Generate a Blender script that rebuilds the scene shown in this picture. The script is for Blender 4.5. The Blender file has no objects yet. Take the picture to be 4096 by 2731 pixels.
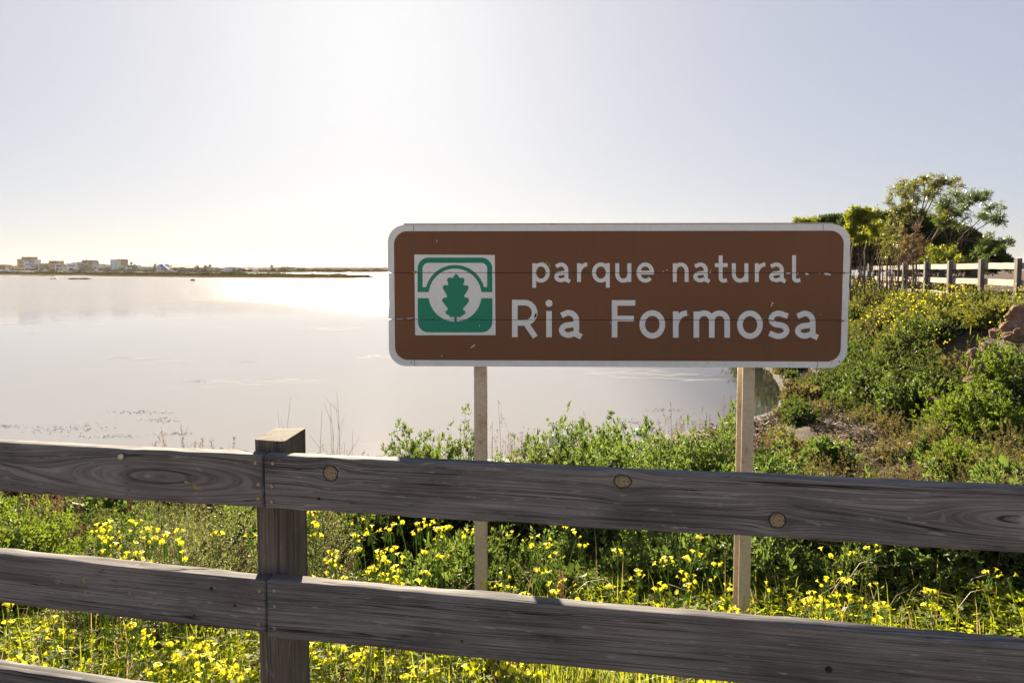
import bpy, bmesh, math, random
import numpy as np
from mathutils import Vector, Matrix

sc = bpy.context.scene
COL = sc.collection
rnd = random.Random(7)
rng = np.random.default_rng(7)
R = math.radians

# ------------------------------------------------------------------ camera
FPX, CX, CY = 2730.667, 2048.0, 1365.5          # focal length and centre in photograph pixels
CAM_Z, PITCH, SHIFT = 1.65, R(3.4), -0.0323
cam_d = bpy.data.cameras.new('camera')
cam_d.sensor_width = 36.0
cam_d.lens = 24.0
cam_d.shift_y = SHIFT
cam_d.clip_start = 0.05
cam_d.clip_end = 20000
cam = bpy.data.objects.new('camera', cam_d)
COL.objects.link(cam)
cam.location = (0, 0, CAM_Z)
cam.rotation_euler = (math.pi / 2 - PITCH, 0, 0)
sc.camera = cam

# ------------------------------------------------------------------ sky, sun, exposure
SUN_EL, SUN_AZ = R(22.0), R(-11.5)               # azimuth from +Y, negative = towards -X
world = bpy.data.worlds.new('World')
sc.world = world
world.use_nodes = True
wn = world.node_tree.nodes
wl = world.node_tree.links
wn.clear()
w_out = wn.new('ShaderNodeOutputWorld')
w_bg = wn.new('ShaderNodeBackground')
w_sky = wn.new('ShaderNodeTexSky')
w_sky.sky_type = 'NISHITA'
w_sky.sun_disc = False
w_sky.sun_elevation = SUN_EL
w_sky.sun_rotation = SUN_AZ
w_sky.altitude = 0
w_sky.air_density = 0.75
w_sky.dust_density = 1.2
w_sky.ozone_density = 4.0
w_bg.inputs['Strength'].default_value = 0.110
w_hs = wn.new('ShaderNodeHueSaturation')
w_hs.inputs['Saturation'].default_value = 1.3
w_hs.inputs['Hue'].default_value = 0.522
w_gm = wn.new('ShaderNodeGamma')
w_gm.inputs['Gamma'].default_value = 0.235
wl.new(w_sky.outputs['Color'], w_gm.inputs['Color'])
wl.new(w_gm.outputs['Color'], w_hs.inputs['Color'])
wl.new(w_hs.outputs['Color'], w_bg.inputs['Color'])
wl.new(w_bg.outputs['Background'], w_out.inputs['Surface'])

sun_dir = Vector((math.sin(SUN_AZ) * math.cos(SUN_EL), math.cos(SUN_AZ) * math.cos(SUN_EL), math.sin(SUN_EL)))
sun_d = bpy.data.lights.new('sun', 'SUN')
sun_d.energy = 5.0
sun_d.angle = R(0.53)
sun_d.color = (1.0, 0.85, 0.64)
sun = bpy.data.objects.new('sun', sun_d)
COL.objects.link(sun)
sun.rotation_euler = (-sun_dir).to_track_quat('-Z', 'Y').to_euler()
sun.location = (-10, 40, 25)

vs = sc.view_settings
vs.view_transform = 'Standard'
vs.look = 'None'
vs.exposure = 2.05
vs.gamma = 1.0
vs.use_curve_mapping = False
sc.render.engine = 'CYCLES'
cy = sc.cycles
cy.use_denoising = True
try:
    cy.denoiser = 'OPENIMAGEDENOISE'
except Exception:
    pass
cy.max_bounces = 7
cy.diffuse_bounces = 3
cy.glossy_bounces = 3
cy.transmission_bounces = 4
cy.transparent_max_bounces = 8
cy.sample_clamp_indirect = 4.0
cy.caustics_reflective = False
cy.caustics_refractive = False

# ------------------------------------------------------------------ geometry helpers
def ray(px, py):
    a = (px - CX) / FPX
    b = (CY - py) / FPX + SHIFT * 4096.0 / FPX
    return Vector((a, math.cos(PITCH) + b * math.sin(PITCH), -math.sin(PITCH) + b * math.cos(PITCH)))

CAMP = Vector((0, 0, CAM_Z))

def at_y(px, py, Y):
    d = ray(px, py)
    return CAMP + d * (Y / d.y)

def at_z(px, py, z):
    d = ray(px, py)
    return CAMP + d * ((z - CAM_Z) / d.z)

def hit(px, py, p0, n):
    d = ray(px, py)
    return CAMP + d * ((p0 - CAMP).dot(n) / d.dot(n))

def link(o, parent=None, kind=None, label=None, cat=None, group=None):
    COL.objects.link(o)
    if parent is not None:
        o.parent = parent
    if kind: o['kind'] = kind
    if label: o['label'] = label
    if cat: o['category'] = cat
    if group: o['group'] = group
    return o

def thing(name, label, cat, loc=(0, 0, 0), rotz=0.0, group=None, scale=None):
    o = bpy.data.objects.new(name, None)
    o.empty_display_size = 0.1
    o.location = loc
    o.rotation_euler = (0, 0, rotz)
    if scale is not None:
        o.scale = scale if hasattr(scale, '__len__') else (scale,) * 3
    return link(o, None, None, label, cat, group)

def np_mesh(name, V, F, mat=None, smooth=False, attrs=None):
    """V (n,3); F (m,k) array, or a list of such arrays with different k"""
    V = np.asarray(V, dtype=np.float32)
    Fs = F if isinstance(F, list) else [F]
    Fs = [np.asarray(f, dtype=np.int32) for f in Fs if len(f)]
    me = bpy.data.meshes.new(name)
    me.vertices.add(len(V))
    me.vertices.foreach_set('co', V.ravel())
    nl = sum(f.size for f in Fs)
    npoly = sum(len(f) for f in Fs)
    me.loops.add(nl)
    me.loops.foreach_set('vertex_index', np.concatenate([f.ravel() for f in Fs]))
    me.polygons.add(npoly)
    tot = np.concatenate([np.full(len(f), f.shape[1], np.int32) for f in Fs])
    st = np.zeros(npoly, np.int32)
    st[1:] = np.cumsum(tot)[:-1]
    me.polygons.foreach_set('loop_start', st)
    me.polygons.foreach_set('loop_total', tot)
    if smooth:
        me.polygons.foreach_set('use_smooth', np.ones(npoly, bool))
    if attrs:
        for k, a in attrs.items():
            at = me.attributes.new(k, 'FLOAT', 'POINT')
            at.data.foreach_set('value', np.asarray(a, np.float32))
    me.update(calc_edges=True)
    me.validate()
    if mat is not None:
        me.materials.append(mat)
    return me

class MB:
    """collects polygons for one mesh"""
    def __init__(s):
        s.v, s.f = [], []
    def poly(s, pts):
        n = len(s.v)
        s.v += [tuple(p) for p in pts]
        s.f.append(list(range(n, n + len(pts))))
    def add(s, V, F):
        n = len(s.v)
        s.v += [tuple(p) for p in V]
        s.f += [[i + n for i in f] for f in F]
    def box(s, x0, x1, y0, y1, z0, z1):
        V = [(x0, y0, z0), (x1, y0, z0), (x1, y1, z0), (x0, y1, z0), (x0, y0, z1), (x1, y0, z1), (x1, y1, z1), (x0, y1, z1)]
        s.add(V, [(3, 2, 1, 0), (4, 5, 6, 7), (0, 1, 5, 4), (1, 2, 6, 5), (2, 3, 7, 6), (3, 0, 4, 7)])
    def prism(s, pts2, y0, y1):
        """outline in (x,z), seen from -y, extruded from y0 (front) to y1"""
        n = len(pts2)
        V = [(p[0], y0, p[1]) for p in pts2] + [(p[0], y1, p[1]) for p in pts2]
        F = [list(range(n)), list(range(2 * n - 1, n - 1, -1))]
        F += [(i, i + n, (i + 1) % n + n, (i + 1) % n) for i in range(n)]
        s.add(V, F)
    def tube(s, pts, radii, n=6, cap=True):
        V, F = tube_arr(pts, radii, n)
        s.add(V, F.tolist())
        if cap:
            k = len(s.v) - len(V)
            s.f.append([k + i for i in range(n)][::-1])
            s.f.append([len(s.v) - n + i for i in range(n)])
    def mesh(s, name, mat, smooth=False):
        me = bpy.data.meshes.new(name)
        me.from_pydata(s.v, [], s.f)
        if smooth:
            me.polygons.foreach_set('use_smooth', np.ones(len(me.polygons), bool))
        me.update()
        if mat is not None:
            me.materials.append(mat)
        return me
    def obj(s, name, mat, parent=None, smooth=False, fix=False, **kw):
        me = s.mesh(name, mat, smooth)
        if fix:
            bm = bmesh.new(); bm.from_mesh(me)
            bmesh.ops.recalc_face_normals(bm, faces=bm.faces)
            bm.to_mesh(me); bm.free()
        return link(bpy.data.objects.new(name, me), parent, **kw)

def tube_arr(pts, radii, n=6):
    P = np.array([tuple(p) for p in pts], float)
    k = len(P)
    rad = np.broadcast_to(np.asarray(radii, float), (k,))
    T = np.gradient(P, axis=0)
    T /= np.linalg.norm(T, axis=1)[:, None] + 1e-9
    ref = np.array([0, 0, 1.0]) if abs(T[0][2]) < 0.9 else np.array([1.0, 0, 0])
    A = np.cross(T, ref); A /= np.linalg.norm(A, axis=1)[:, None] + 1e-9
    B = np.cross(T, A)
    ang = np.arange(n) * 2 * math.pi / n
    V = P[:, None, :] + rad[:, None, None] * (np.cos(ang)[None, :, None] * A[:, None, :] + np.sin(ang)[None, :, None] * B[:, None, :])
    i = np.arange(k - 1)[:, None] * n
    j = np.arange(n)[None, :]
    F = np.stack([i + j, i + (j + 1) % n, i + n + (j + 1) % n, i + n + j], -1).reshape(-1, 4)
    return V.reshape(-1, 3), F

def obj(name, me, parent=None, **kw):
    return link(bpy.data.objects.new(name, me), parent, **kw)

# ------------------------------------------------------------------ material helpers
class NT:
    def __init__(s, name):
        s.m = bpy.data.materials.new(name)
        s.m.use_nodes = True
        s.t = s.m.node_tree
        s.t.nodes.clear()
        s.out = s.n('ShaderNodeOutputMaterial')
    def n(s, typ, **kw):
        nd = s.t.nodes.new(typ)
        for k, v in kw.items():
            setattr(nd, k, v)
        return nd
    def set(s, nd, **kw):
        for k, v in kw.items():
            nd.inputs[k.replace('_', ' ')].default_value = v
        return nd
    def l(s, a, b):
        s.t.links.new(a, b)
    def put(s, sock, v):
        if hasattr(v, 'is_output') or isinstance(v, bpy.types.NodeSocket):
            s.l(v, sock)
        else:
            if hasattr(sock.default_value, '__len__') and hasattr(v, '__len__') and len(v) == 3 and len(sock.default_value) == 4:
                v = tuple(v) + (1.0,)
            sock.default_value = v
    def math(s, op, a, b=None, c=None, clamp=False):
        nd = s.n('ShaderNodeMath', operation=op, use_clamp=clamp)
        for i, v in enumerate((a, b, c)):
            if v is not None:
                s.put(nd.inputs[i], v)
        return nd.outputs[0]
    def mix(s, fac, a, b, blend='MIX'):
        nd = s.n('ShaderNodeMix', data_type='RGBA', blend_type=blend, clamp_factor=True)
        s.put(nd.inputs[0], fac); s.put(nd.inputs[6], a); s.put(nd.inputs[7], b)
        return nd.outputs[2]
    def noise(s, vec=None, scale=5.0, detail=3.0, rough=0.5, dist=0.0, dims='3D'):
        nd = s.n('ShaderNodeTexNoise', noise_dimensions=dims)
        nd.inputs['Scale'].default_value = scale
        nd.inputs['Detail'].default_value = detail
        nd.inputs['Roughness'].default_value = rough
        nd.inputs['Distortion'].default_value = dist
        if vec is not None:
            s.l(vec, nd.inputs['Vector'])
        return nd.outputs['Fac']
    def ramp(s, fac, stops):
        nd = s.n('ShaderNodeValToRGB')
        s.l(fac, nd.inputs['Fac'])
        e = nd.color_ramp.elements
        while len(e) > 1: e.remove(e[-1])
        for i, (p, c) in enumerate(stops):
            if not hasattr(c, '__len__'): c = (c, c, c)
            x = e[0] if i == 0 else e.new(p)
            x.position = p
            x.color = tuple(c) + (1.0,)
        return nd.outputs['Color']
    def comb(s, x, y, z):
        nd = s.n('ShaderNodeCombineXYZ')
        s.put(nd.inputs[0], x); s.put(nd.inputs[1], y); s.put(nd.inputs[2], z)
        return nd.outputs[0]
    def sep(s, v):
        nd = s.n('ShaderNodeSeparateXYZ'); s.l(v, nd.inputs[0]); return nd.outputs
    def coord(s, which='Object'):
        return s.n('ShaderNodeTexCoord').outputs[which]
    def attr(s, name):
        return s.n('ShaderNodeAttribute', attribute_name=name).outputs['Fac']
    def bump(s, h, strength=0.3, dist=0.01, normal=None):
        nd = s.n('ShaderNodeBump')
        nd.inputs['Strength'].default_value = strength
        nd.inputs['Distance'].default_value = dist
        s.l(h, nd.inputs['Height'])
        if normal is not None: s.l(normal, nd.inputs['Normal'])
        return nd.outputs[0]
    def bsdf(s, color, rough=0.7, normal=None, spec=0.4, metal=0.0, **kw):
        nd = s.n('ShaderNodeBsdfPrincipled')
        s.put(nd.inputs['Base Color'], color)
        s.put(nd.inputs['Roughness'], rough)
        s.put(nd.inputs['Specular IOR Level'], spec)
        s.put(nd.inputs['Metallic'], metal)
        for k, v in kw.items():
            s.put(nd.inputs[k.replace('_', ' ')], v)
        if normal is not None: s.l(normal, nd.inputs['Normal'])
        return nd.outputs[0]
    def done(s, shader):
        s.l(shader, s.out.inputs['Surface'])
        return s.m

def simple_mat(name, color, rough=0.7, spec=0.3, vary=0.12, scale=8.0, bump=0.0, metal=0.0):
    t = NT(name)
    n = t.noise(t.coord(), scale, 5, 0.6)
    lo = tuple(c * (1 - vary) for c in color); hi = tuple(min(1, c * (1 + vary)) for c in color)
    c = t.ramp(n, [(0.3, lo), (0.7, hi)])
    nm = t.bump(n, bump, 0.02) if bump else None
    return t.done(t.bsdf(c, rough, nm, spec, metal))

def leaf_mat(name, stops, trans=(0.25, 0.4, 0.05), tfac=0.42, rough=0.5, spec=0.35, objvar=0.35):
    """leaf colours by leaf (island) and by plant; light passes through the blade"""
    t = NT(name)
    g = t.n('ShaderNodeNewGeometry')
    c = t.ramp(g.outputs['Random Per Island'], stops)
    oi = t.n('ShaderNodeObjectInfo')
    v = t.math('MULTIPLY_ADD', oi.outputs['Random'], objvar, 1.0 - objvar * 0.5)
    hs = t.n('ShaderNodeHueSaturation')
    t.l(c, hs.inputs['Color']); t.l(v, hs.inputs['Value'])
    t.l(t.math('MULTIPLY_ADD', oi.outputs['Random'], 0.03, 0.485), hs.inputs['Hue'])
    col = hs.outputs['Color']
    p = t.bsdf(col, rough, None, spec)
    tr = t.n('ShaderNodeBsdfTranslucent')
    tc = t.mix(0.65, col, trans)
    t.l(tc, tr.inputs['Color'])
    ms = t.n('ShaderNodeMixShader')
    ms.inputs[0].default_value = tfac
    t.l(p, ms.inputs[1]); t.l(tr.outputs[0], ms.inputs[2])
    return t.done(ms.outputs[0])

# ------------------------------------------------------------------ land and water
WATER_Z = -0.95
SHORE = np.array([(-900, 30), (-60, 9.0), (-10, 8.4), (-3, 8.7), (0, 9.2), (2, 10.2), (3.5, 11.2), (4.8, 12.3), (5.7, 14.2), (6.5, 17),
                  (6.9, 20), (7.6, 26), (10.5, 38), (22, 60), (60, 120), (200, 300), (900, 900)], float)
TOE = np.array([(9.5, 2), (6.6, 7.5), (6.25, 10.2), (6.3, 13), (6.45, 15), (6.8, 17), (7.2, 20), (7.9, 26), (10.9, 38), (23, 60), (63, 120), (205, 300), (905, 900)], float)

def poly_dist(x, y, P):
    """distance to a polyline, positive on its right-hand side"""
    best = np.full(x.shape, 1e18); sg = np.ones(x.shape)
    for (ax, ay), (bx, by) in zip(P[:-1], P[1:]):
        dx, dy = bx - ax, by - ay
        t = np.clip(((x - ax) * dx + (y - ay) * dy) / (dx * dx + dy * dy), 0, 1)
        qx, qy = x - (ax + t * dx), y - (ay + t * dy)
        d2 = qx * qx + qy * qy
        s = np.where(dx * qy - dy * qx < 0, 1.0, -1.0)
        m = d2 < best
        best = np.where(m, d2, best); sg = np.where(m, s, sg)
    return np.sqrt(best) * sg

def vnoise(x, y, seed=0):
    """smooth value noise"""
    xi, yi = np.floor(x), np.floor(y)
    fx, fy = x - xi, y - yi
    fx, fy = fx * fx * (3 - 2 * fx), fy * fy * (3 - 2 * fy)
    def h(a, b):
        v = np.sin(a * 127.1 + b * 311.7 + seed * 74.7) * 43758.5453
        return v - np.floor(v)
    return (h(xi, yi) * (1 - fx) + h(xi + 1, yi) * fx) * (1 - fy) + (h(xi, yi + 1) * (1 - fx) + h(xi + 1, yi + 1) * fx) * fy

def sstep(a, b, v):
    t = np.clip((v - a) / (b - a), 0, 1)
    return t * t * (3 - 2 * t)

def gz(x, y):
    x = np.asarray(x, float); y = np.asarray(y, float)
    d = poly_dist(x, y, SHORE)
    e = poly_dist(x, y, TOE)
    base = np.where(d < 0, np.maximum(0.045 * d, -1.6), 0.07 * np.minimum(d, 3.2) + 0.73 * sstep(3.0, 7.4, d))
    emb = np.where(e > -0.4, 1.95 * sstep(-0.4, 2.9, e) - 0.33, -9.0)
    z = WATER_Z + np.maximum(base, emb)
    amp = sstep(-0.2, 2.2, d)
    z = z + amp * (0.10 * (vnoise(x * 0.9, y * 0.9, 1) - 0.5) + 0.12 * (vnoise(x * 2.3, y * 2.3, 2) - 0.5) * sstep(0, 4, y - 4)
                   + (0.05 + 0.07 * sstep(6, 8, y)) * (vnoise(x * 5, y * 5, 3) - 0.5))
    return z

def gz1(x, y):
    return float(gz(np.array([x]), np.array([y]))[0])

def axis(lo, hi, fine_lo, fine_hi, step, grow=1.18):
    a = list(np.arange(fine_lo, fine_hi + 1e-6, step))
    s = step
    while a[-1] < hi:
        s *= grow; a.append(a[-1] + s)
    s = step
    b = [a[0]]
    while b[-1] > lo:
        s *= grow; b.append(b[-1] - s)
    return np.array(b[:0:-1] + a)

# dry wrack and sandy soil, dark and wet at the water's edge
t = NT('shore_soil')
pos = t.n('ShaderNodeNewGeometry').outputs['Position']
xyz = t.sep(pos)
n1 = t.noise(pos, 1.3, 6, 0.6)
n2 = t.noise(pos, 22, 6, 0.7)
n3 = t.noise(pos, 70, 4, 0.7, 1.5)
dry = t.ramp(n2, [(0.30, (0.035, 0.025, 0.018)), (0.52, (0.105, 0.076, 0.055)), (0.72, (0.21, 0.16, 0.12))])
soil = t.ramp(n3, [(0.3, (0.028, 0.021, 0.014)), (0.7, (0.10, 0.073, 0.048))])
c = t.mix(t.ramp(n1, [(0.40, 0.0), (0.62, 1.0)]), dry, soil)
hz = t.math('MULTIPLY_ADD', n2, 0.10, xyz[2])
wet = t.math('MULTIPLY', t.math('SUBTRACT', -0.70, hz), 8.0, clamp=True)
c = t.mix(wet, c, (0.060, 0.050, 0.038))
c = t.mix(t.math('MULTIPLY', t.math('SUBTRACT', -0.955, xyz[2]), 40.0, clamp=True), c, (0.42, 0.28, 0.12))
rough = t.math('MULTIPLY_ADD', wet, -0.40, 0.92)
h = t.math('ADD', n2, t.math('MULTIPLY', n3, 0.5))
M_SOIL = t.done(t.bsdf(c, rough, t.bump(h, 0.9, 0.03), 0.12))

gx = axis(-900, 900, -9, 16, 0.14)
gy = axis(-60, 900, -1.0, 24, 0.14)
GX, GY = np.meshgrid(gx, gy)
GZ = gz(GX.ravel(), GY.ravel())
nx, ny = len(gx), len(gy)
ii = (np.arange(ny - 1)[:, None] * nx + np.arange(nx - 1)[None, :]).ravel()
me = np_mesh('ground', np.stack([GX.ravel(), GY.ravel(), GZ], -1), np.stack([ii, ii + 1, ii + nx + 1, ii + nx], -1), M_SOIL, smooth=True)
obj('ground', me, kind='structure', label='sandy bank with dry seaweed wrack sloping to the lagoon')

# unseen sandy path added to bounce sunlight onto the fence and sign
t = NT('path_sand')
pos = t.n('ShaderNodeNewGeometry').outputs['Position']
n1 = t.noise(pos, 3, 6, .6); n2 = t.noise(pos, 60, 5, .7)
c = t.mix(n2, t.ramp(n1, [(.3, (.34, .28, .21)), (.7, (.46, .39, .30))]), (.50, .43, .34))
M_PATH = t.done(t.bsdf(c, .92, t.bump(n2, .5, .01), .2))
hx = np.linspace(-14, 9, 93); hy = np.linspace(-6.5, 1.25, 32)
HX, HY = np.meshgrid(hx, hy); HY = HY - 0.157 * HX + .12 * np.sin(HX * 1.7)
ii = (np.arange(len(hy) - 1)[:, None] * len(hx) + np.arange(len(hx) - 1)[None, :]).ravel()
me = np_mesh('path', np.stack([HX.ravel(), HY.ravel(), gz(HX.ravel(), HY.ravel()) + .012], -1), np.stack([ii, ii + 1, ii + len(hx) + 1, ii + len(hx)], -1), M_PATH, True)
obj('path', me, kind='structure', label='unseen sandy footpath along the fence, added to bounce sunlight')

# calm shallow lagoon: glassy by the bank, ruffled further out
t = NT('lagoon_water')
pos = t.n('ShaderNodeNewGeometry').outputs['Position']
X, Y, Z = t.sep(pos)
dist = t.math('SQRT', t.math('ADD', t.math('MULTIPLY', X, X), t.math('MULTIPLY', Y, Y)))
wob = t.noise(t.comb(t.math('MULTIPLY', X, 0.03), t.math('MULTIPLY', Y, 0.09), 0.0), 1.0, 5, 0.6)
dw = t.math('MULTIPLY_ADD', wob, 22.0, t.math('SUBTRACT', dist, 11.0))
ruffle = t.ramp(t.math('DIVIDE', dw, 100.0), [(0.36, 0.0), (0.58, 1.0)])
rip = t.comb(t.math('MULTIPLY', X, 0.55), Y, 0.0)
n_small = t.noise(rip, 2.6, 3, 0.55)
n_mid = t.noise(rip, 0.8, 3, 0.5)
n_ruf = t.noise(rip, 1.1, 4, 0.65)
patch = t.ramp(t.noise(t.comb(t.math('MULTIPLY', X, 0.35), Y, 3.0), 0.55, 2, 0.5), [(0.66, 0.0), (0.70, 1.0)])
amp = t.math('ADD', t.math('MULTIPLY', ruffle, 1.2), t.math('MULTIPLY_ADD', patch, 0.40, 0.014))
hh = t.math('ADD', t.math('MULTIPLY', n_small, 0.35), t.math('ADD', t.math('MULTIPLY', n_mid, 0.6), t.math('MULTIPLY', n_ruf, ruffle)))
bnode = t.n('ShaderNodeBump'); bnode.inputs['Distance'].default_value = 0.30
t.l(amp, bnode.inputs['Strength']); t.l(hh, bnode.inputs['Height'])
rough = t.math('MULTIPLY_ADD', ruffle, 0.10, 0.035)
gl = t.n('ShaderNodeBsdfGlossy')
t.l(rough, gl.inputs['Roughness']); t.l(bnode.outputs[0], gl.inputs['Normal'])
gl.inputs['Color'].default_value = (0.96, 0.97, 1.0, 1)
fr = t.n('ShaderNodeFresnel'); fr.inputs['IOR'].default_value = 1.34
t.l(bnode.outputs[0], fr.inputs['Normal'])
silt = t.n('ShaderNodeBsdfDiffuse'); silt.inputs['Color'].default_value = (0.42, 0.405, 0.39, 1)
tp = t.n('ShaderNodeBsdfTransparent'); tp.inputs['Color'].default_value = (0.94, 0.87, 0.72, 1)
m1 = t.n('ShaderNodeMixShader'); t.l(t.attr('murk'), m1.inputs[0])
t.l(tp.outputs[0], m1.inputs[1]); t.l(silt.outputs[0], m1.inputs[2])
m2 = t.n('ShaderNodeMixShader')
t.l(fr.outputs[0], m2.inputs[0]); t.l(m1.outputs[0], m2.inputs[1]); t.l(gl.outputs[0], m2.inputs[2])
M_WATER = t.done(m2.outputs[0])
wx = np.r_[np.linspace(-1600, -40, 30), np.arange(-38, 40.1, 1.0), np.linspace(46, 1600, 30)]; wy = np.r_[np.arange(6.5, 60, 1.0), np.linspace(62, 1500, 48)]
WXg, WYg = np.meshgrid(wx, wy)
ii = (np.arange(len(wy) - 1)[:, None] * len(wx) + np.arange(len(wx) - 1)[None, :]).ravel()
me = np_mesh('lagoon_water', np.stack([WXg.ravel(), WYg.ravel(), np.full(WXg.size, WATER_Z)], -1),
             np.stack([ii, ii + 1, ii + len(wx) + 1, ii + len(wx)], -1), M_WATER,
             attrs={'murk': 0.55 - 0.50 * (1 - sstep(1.0, 8.0, -poly_dist(WXg.ravel(), WYg.ravel(), SHORE))) * sstep(1.5, 5.0, WXg.ravel())})
obj('lagoon_water', me, kind='structure', label='calm shallow lagoon reflecting the bright sky')

# ------------------------------------------------------------------ road sign
SIGN_C = at_y(2475, 1180, 2.86)
SIGN_ROT = R(-1.6)                                # turned a little
S_U = Vector((math.cos(SIGN_ROT), math.sin(SIGN_ROT), 0))
S_N = Vector((math.sin(SIGN_ROT), -math.cos(SIGN_ROT), 0))   # faces the viewer
def sg(px, py):
    """photograph pixel -> (x, z) on the face of the sign, relative to its centre"""
    p = hit(px, py, SIGN_C, S_N) - SIGN_C
    return (p.dot(S_U), p.z)

t = NT('sign_white_sheeting')
oc = t.coord()
n = t.noise(oc, 160, 4, 0.7, 2.0); nb = t.noise(oc, 7, 4, 0.6)
streak = t.noise(t.comb(t.math('MULTIPLY', t.sep(oc)[0], 1.0), 0.0, t.math('MULTIPLY', t.sep(oc)[2], 8.0)), 14, 4, 0.6)
c = t.mix(t.ramp(n, [(0.40, 0.30), (0.55, 0.0)]), (0.74, 0.75, 0.74), (0.33, 0.35, 0.37))
c = t.mix(t.ramp(nb, [(0.45, 0.0), (0.75, 0.4)]), c, (0.54, 0.54, 0.52))
c = t.mix(t.ramp(streak, [(0.55, 0.0), (0.75, 0.25)]), c, (0.48, 0.48, 0.46))
M_SWHITE = t.done(t.bsdf(c, 0.55, t.bump(n, 0.08, 0.002), 0.35))

t = NT('sign_brown_sheeting')
oc = t.coord()
n = t.noise(oc, 260, 3, 0.7); nb = t.noise(oc, 3.0, 5, 0.65)
sp = t.noise(oc, 55, 2, 0.5)
c = t.mix(nb, (0.135, 0.050, 0.017), (0.172, 0.068, 0.026))
c = t.mix(t.ramp(n, [(0.35, 0.22), (0.6, 0.0)]), c, (0.07, 0.032, 0.016))
c = t.mix(t.ramp(sp, [(0.735, 0.0), (0.76, 0.55)]), c, (0.05, 0.03, 0.02))
run = t.noise(t.comb(t.math('MULTIPLY', t.sep(oc)[0], 26.0), 0.0, t.math('MULTIPLY', t.sep(oc)[2], 1.3)), 1.0, 4, .65)
c = t.mix(t.ramp(run, [(.52, 0.0), (.72, .38)]), c, (0.085, 0.045, 0.028))
fade = t.noise(oc, 1.1, 3, .5)
c = t.mix(t.ramp(fade, [(.45, 0.0), (.7, .30)]), c, (0.20, 0.095, 0.045))
M_SBROWN = t.done(t.bsdf(c, t.ramp(nb, [(0.3, 0.42), (0.7, 0.58)]), t.bump(nb, 0.05, 0.02), 0.4))

t = NT('sign_green_sheeting')
oc = t.coord()
n = t.noise(oc, 200, 3, 0.7); nb = t.noise(oc, 6, 4, 0.6)
c = t.mix(nb, (0.003, 0.190, 0.112), (0.006, 0.235, 0.142))
c = t.mix(t.ramp(n, [(0.3, 0.2), (0.6, 0.0)]), c, (0.01, 0.10, 0.07))
M_SGREEN = t.done(t.bsdf(c, 0.5, None, 0.4))

t = NT('galvanised_steel')
oc = t.coord()
n = t.noise(oc, 60, 5, 0.65); nb = t.noise(oc, 9, 4, 0.6); nr = t.noise(oc, 16, 5, 0.7)
c = t.ramp(n, [(0.3, (0.43, 0.355, 0.265)), (0.7, (0.58, 0.495, 0.38))])
c = t.mix(t.ramp(nr, [(0.55, 0.0), (0.70, 0.75)]), c, (0.30, 0.17, 0.09))
M_STEEL = t.done(t.bsdf(c, t.ramp(nb, [(0.3, 0.5), (0.7, 0.75)]), t.bump(n, 0.15, 0.003), 0.4, 0.15))
M_LICHEN = simple_mat('lichen_crust', (0.30, 0.27, 0.05), 0.95, 0.1, 0.4, 120, 0.8)
M_CHIP = simple_mat('bare_chip', (0.62, 0.62, 0.60), 0.6, 0.3, 0.15, 90)
M_DARK = simple_mat('dark_gap', (0.03, 0.025, 0.02), 0.9, 0.1, 0.3, 60)

sign = thing('road_sign', 'brown nature park road sign with white lettering and green oak leaf emblem', 'road sign', SIGN_C, SIGN_ROT)

def rrect(x0, x1, z0, z1, r, n=10):
    pts = []
    for cx, cz, a0 in ((x1 - r, z1 - r, 0), (x0 + r, z1 - r, 90), (x0 + r, z0 + r, 180), (x1 - r, z0 + r, 270)):
        pts += [(cx + r * math.cos(R(a0 + 90 * i / n)), cz + r * math.sin(R(a0 + 90 * i / n))) for i in range(n + 1)]
    return pts

def clip_z(poly, z, keep_above):
    out = []
    for i in range(len(poly)):
        a, b = poly[i - 1], poly[i]
        ia = (a[1] >= z) == keep_above or a[1] == z
        ib = (b[1] >= z) == keep_above or b[1] == z
        if ia != ib:
            f = (z - a[1]) / (b[1] - a[1])
            out.append((a[0] + f * (b[0] - a[0]), z))
        if ib:
            out.append(b)
    return out

(sx0, _), (sx1, _) = sg(1553, 1180), sg(3395, 1180)
sz1 = 0.5 * (sg(1700, 899)[1] + sg(3200, 898)[1]); sz0 = 0.5 * (sg(1700, 1463)[1] + sg(3200, 1472)[1])
SEAM1 = 0.5 * (sg(1620, 1089)[1] + sg(3300, 1093)[1]); SEAM2 = 0.5 * (sg(1620, 1277)[1] + sg(3300, 1282)[1])
GAP = 0.0011
outer = rrect(sx0, sx1, sz0, sz1, 0.074)
bw = 0.0265
inner = rrect(sx0 + bw, sx1 - bw, sz0 + bw, sz1 - bw, 0.056)
bands = [(SEAM1 + GAP, 9), (SEAM2 + GAP, SEAM1 - GAP), (-9, SEAM2 - GAP)]
def band_clip(poly, lo, hi):
    p = clip_z(poly, lo, True) if lo > -5 else poly
    return clip_z(p, hi, False) if hi < 5 and p else p

for k, (lo, hi) in enumerate(bands):
    # each plank of the sign: folded aluminium with a return edge, a touch out of line with its neighbours
    m = MB(); m.prism(band_clip(outer, lo, hi), (0, 0.0012, 0.0005)[k], 0.032)
    pan = m.obj('panel', M_SWHITE, sign, fix=True)
    m = MB(); m.prism(band_clip(inner, lo, hi), (0, 0.0012, 0.0005)[k] - 0.0006, 0.004)
    m.obj('brown_face', M_SBROWN, pan, fix=True)
for zs_ in (SEAM1, SEAM2):
    m = MB(); m.box(sx0 + .012, sx1 - .012, 0.006, 0.030, zs_ - .004, zs_ + .004); m.obj('seam_backing', M_DARK, sign)  # dark backing strip, added to stop sky light showing through the seam
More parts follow.
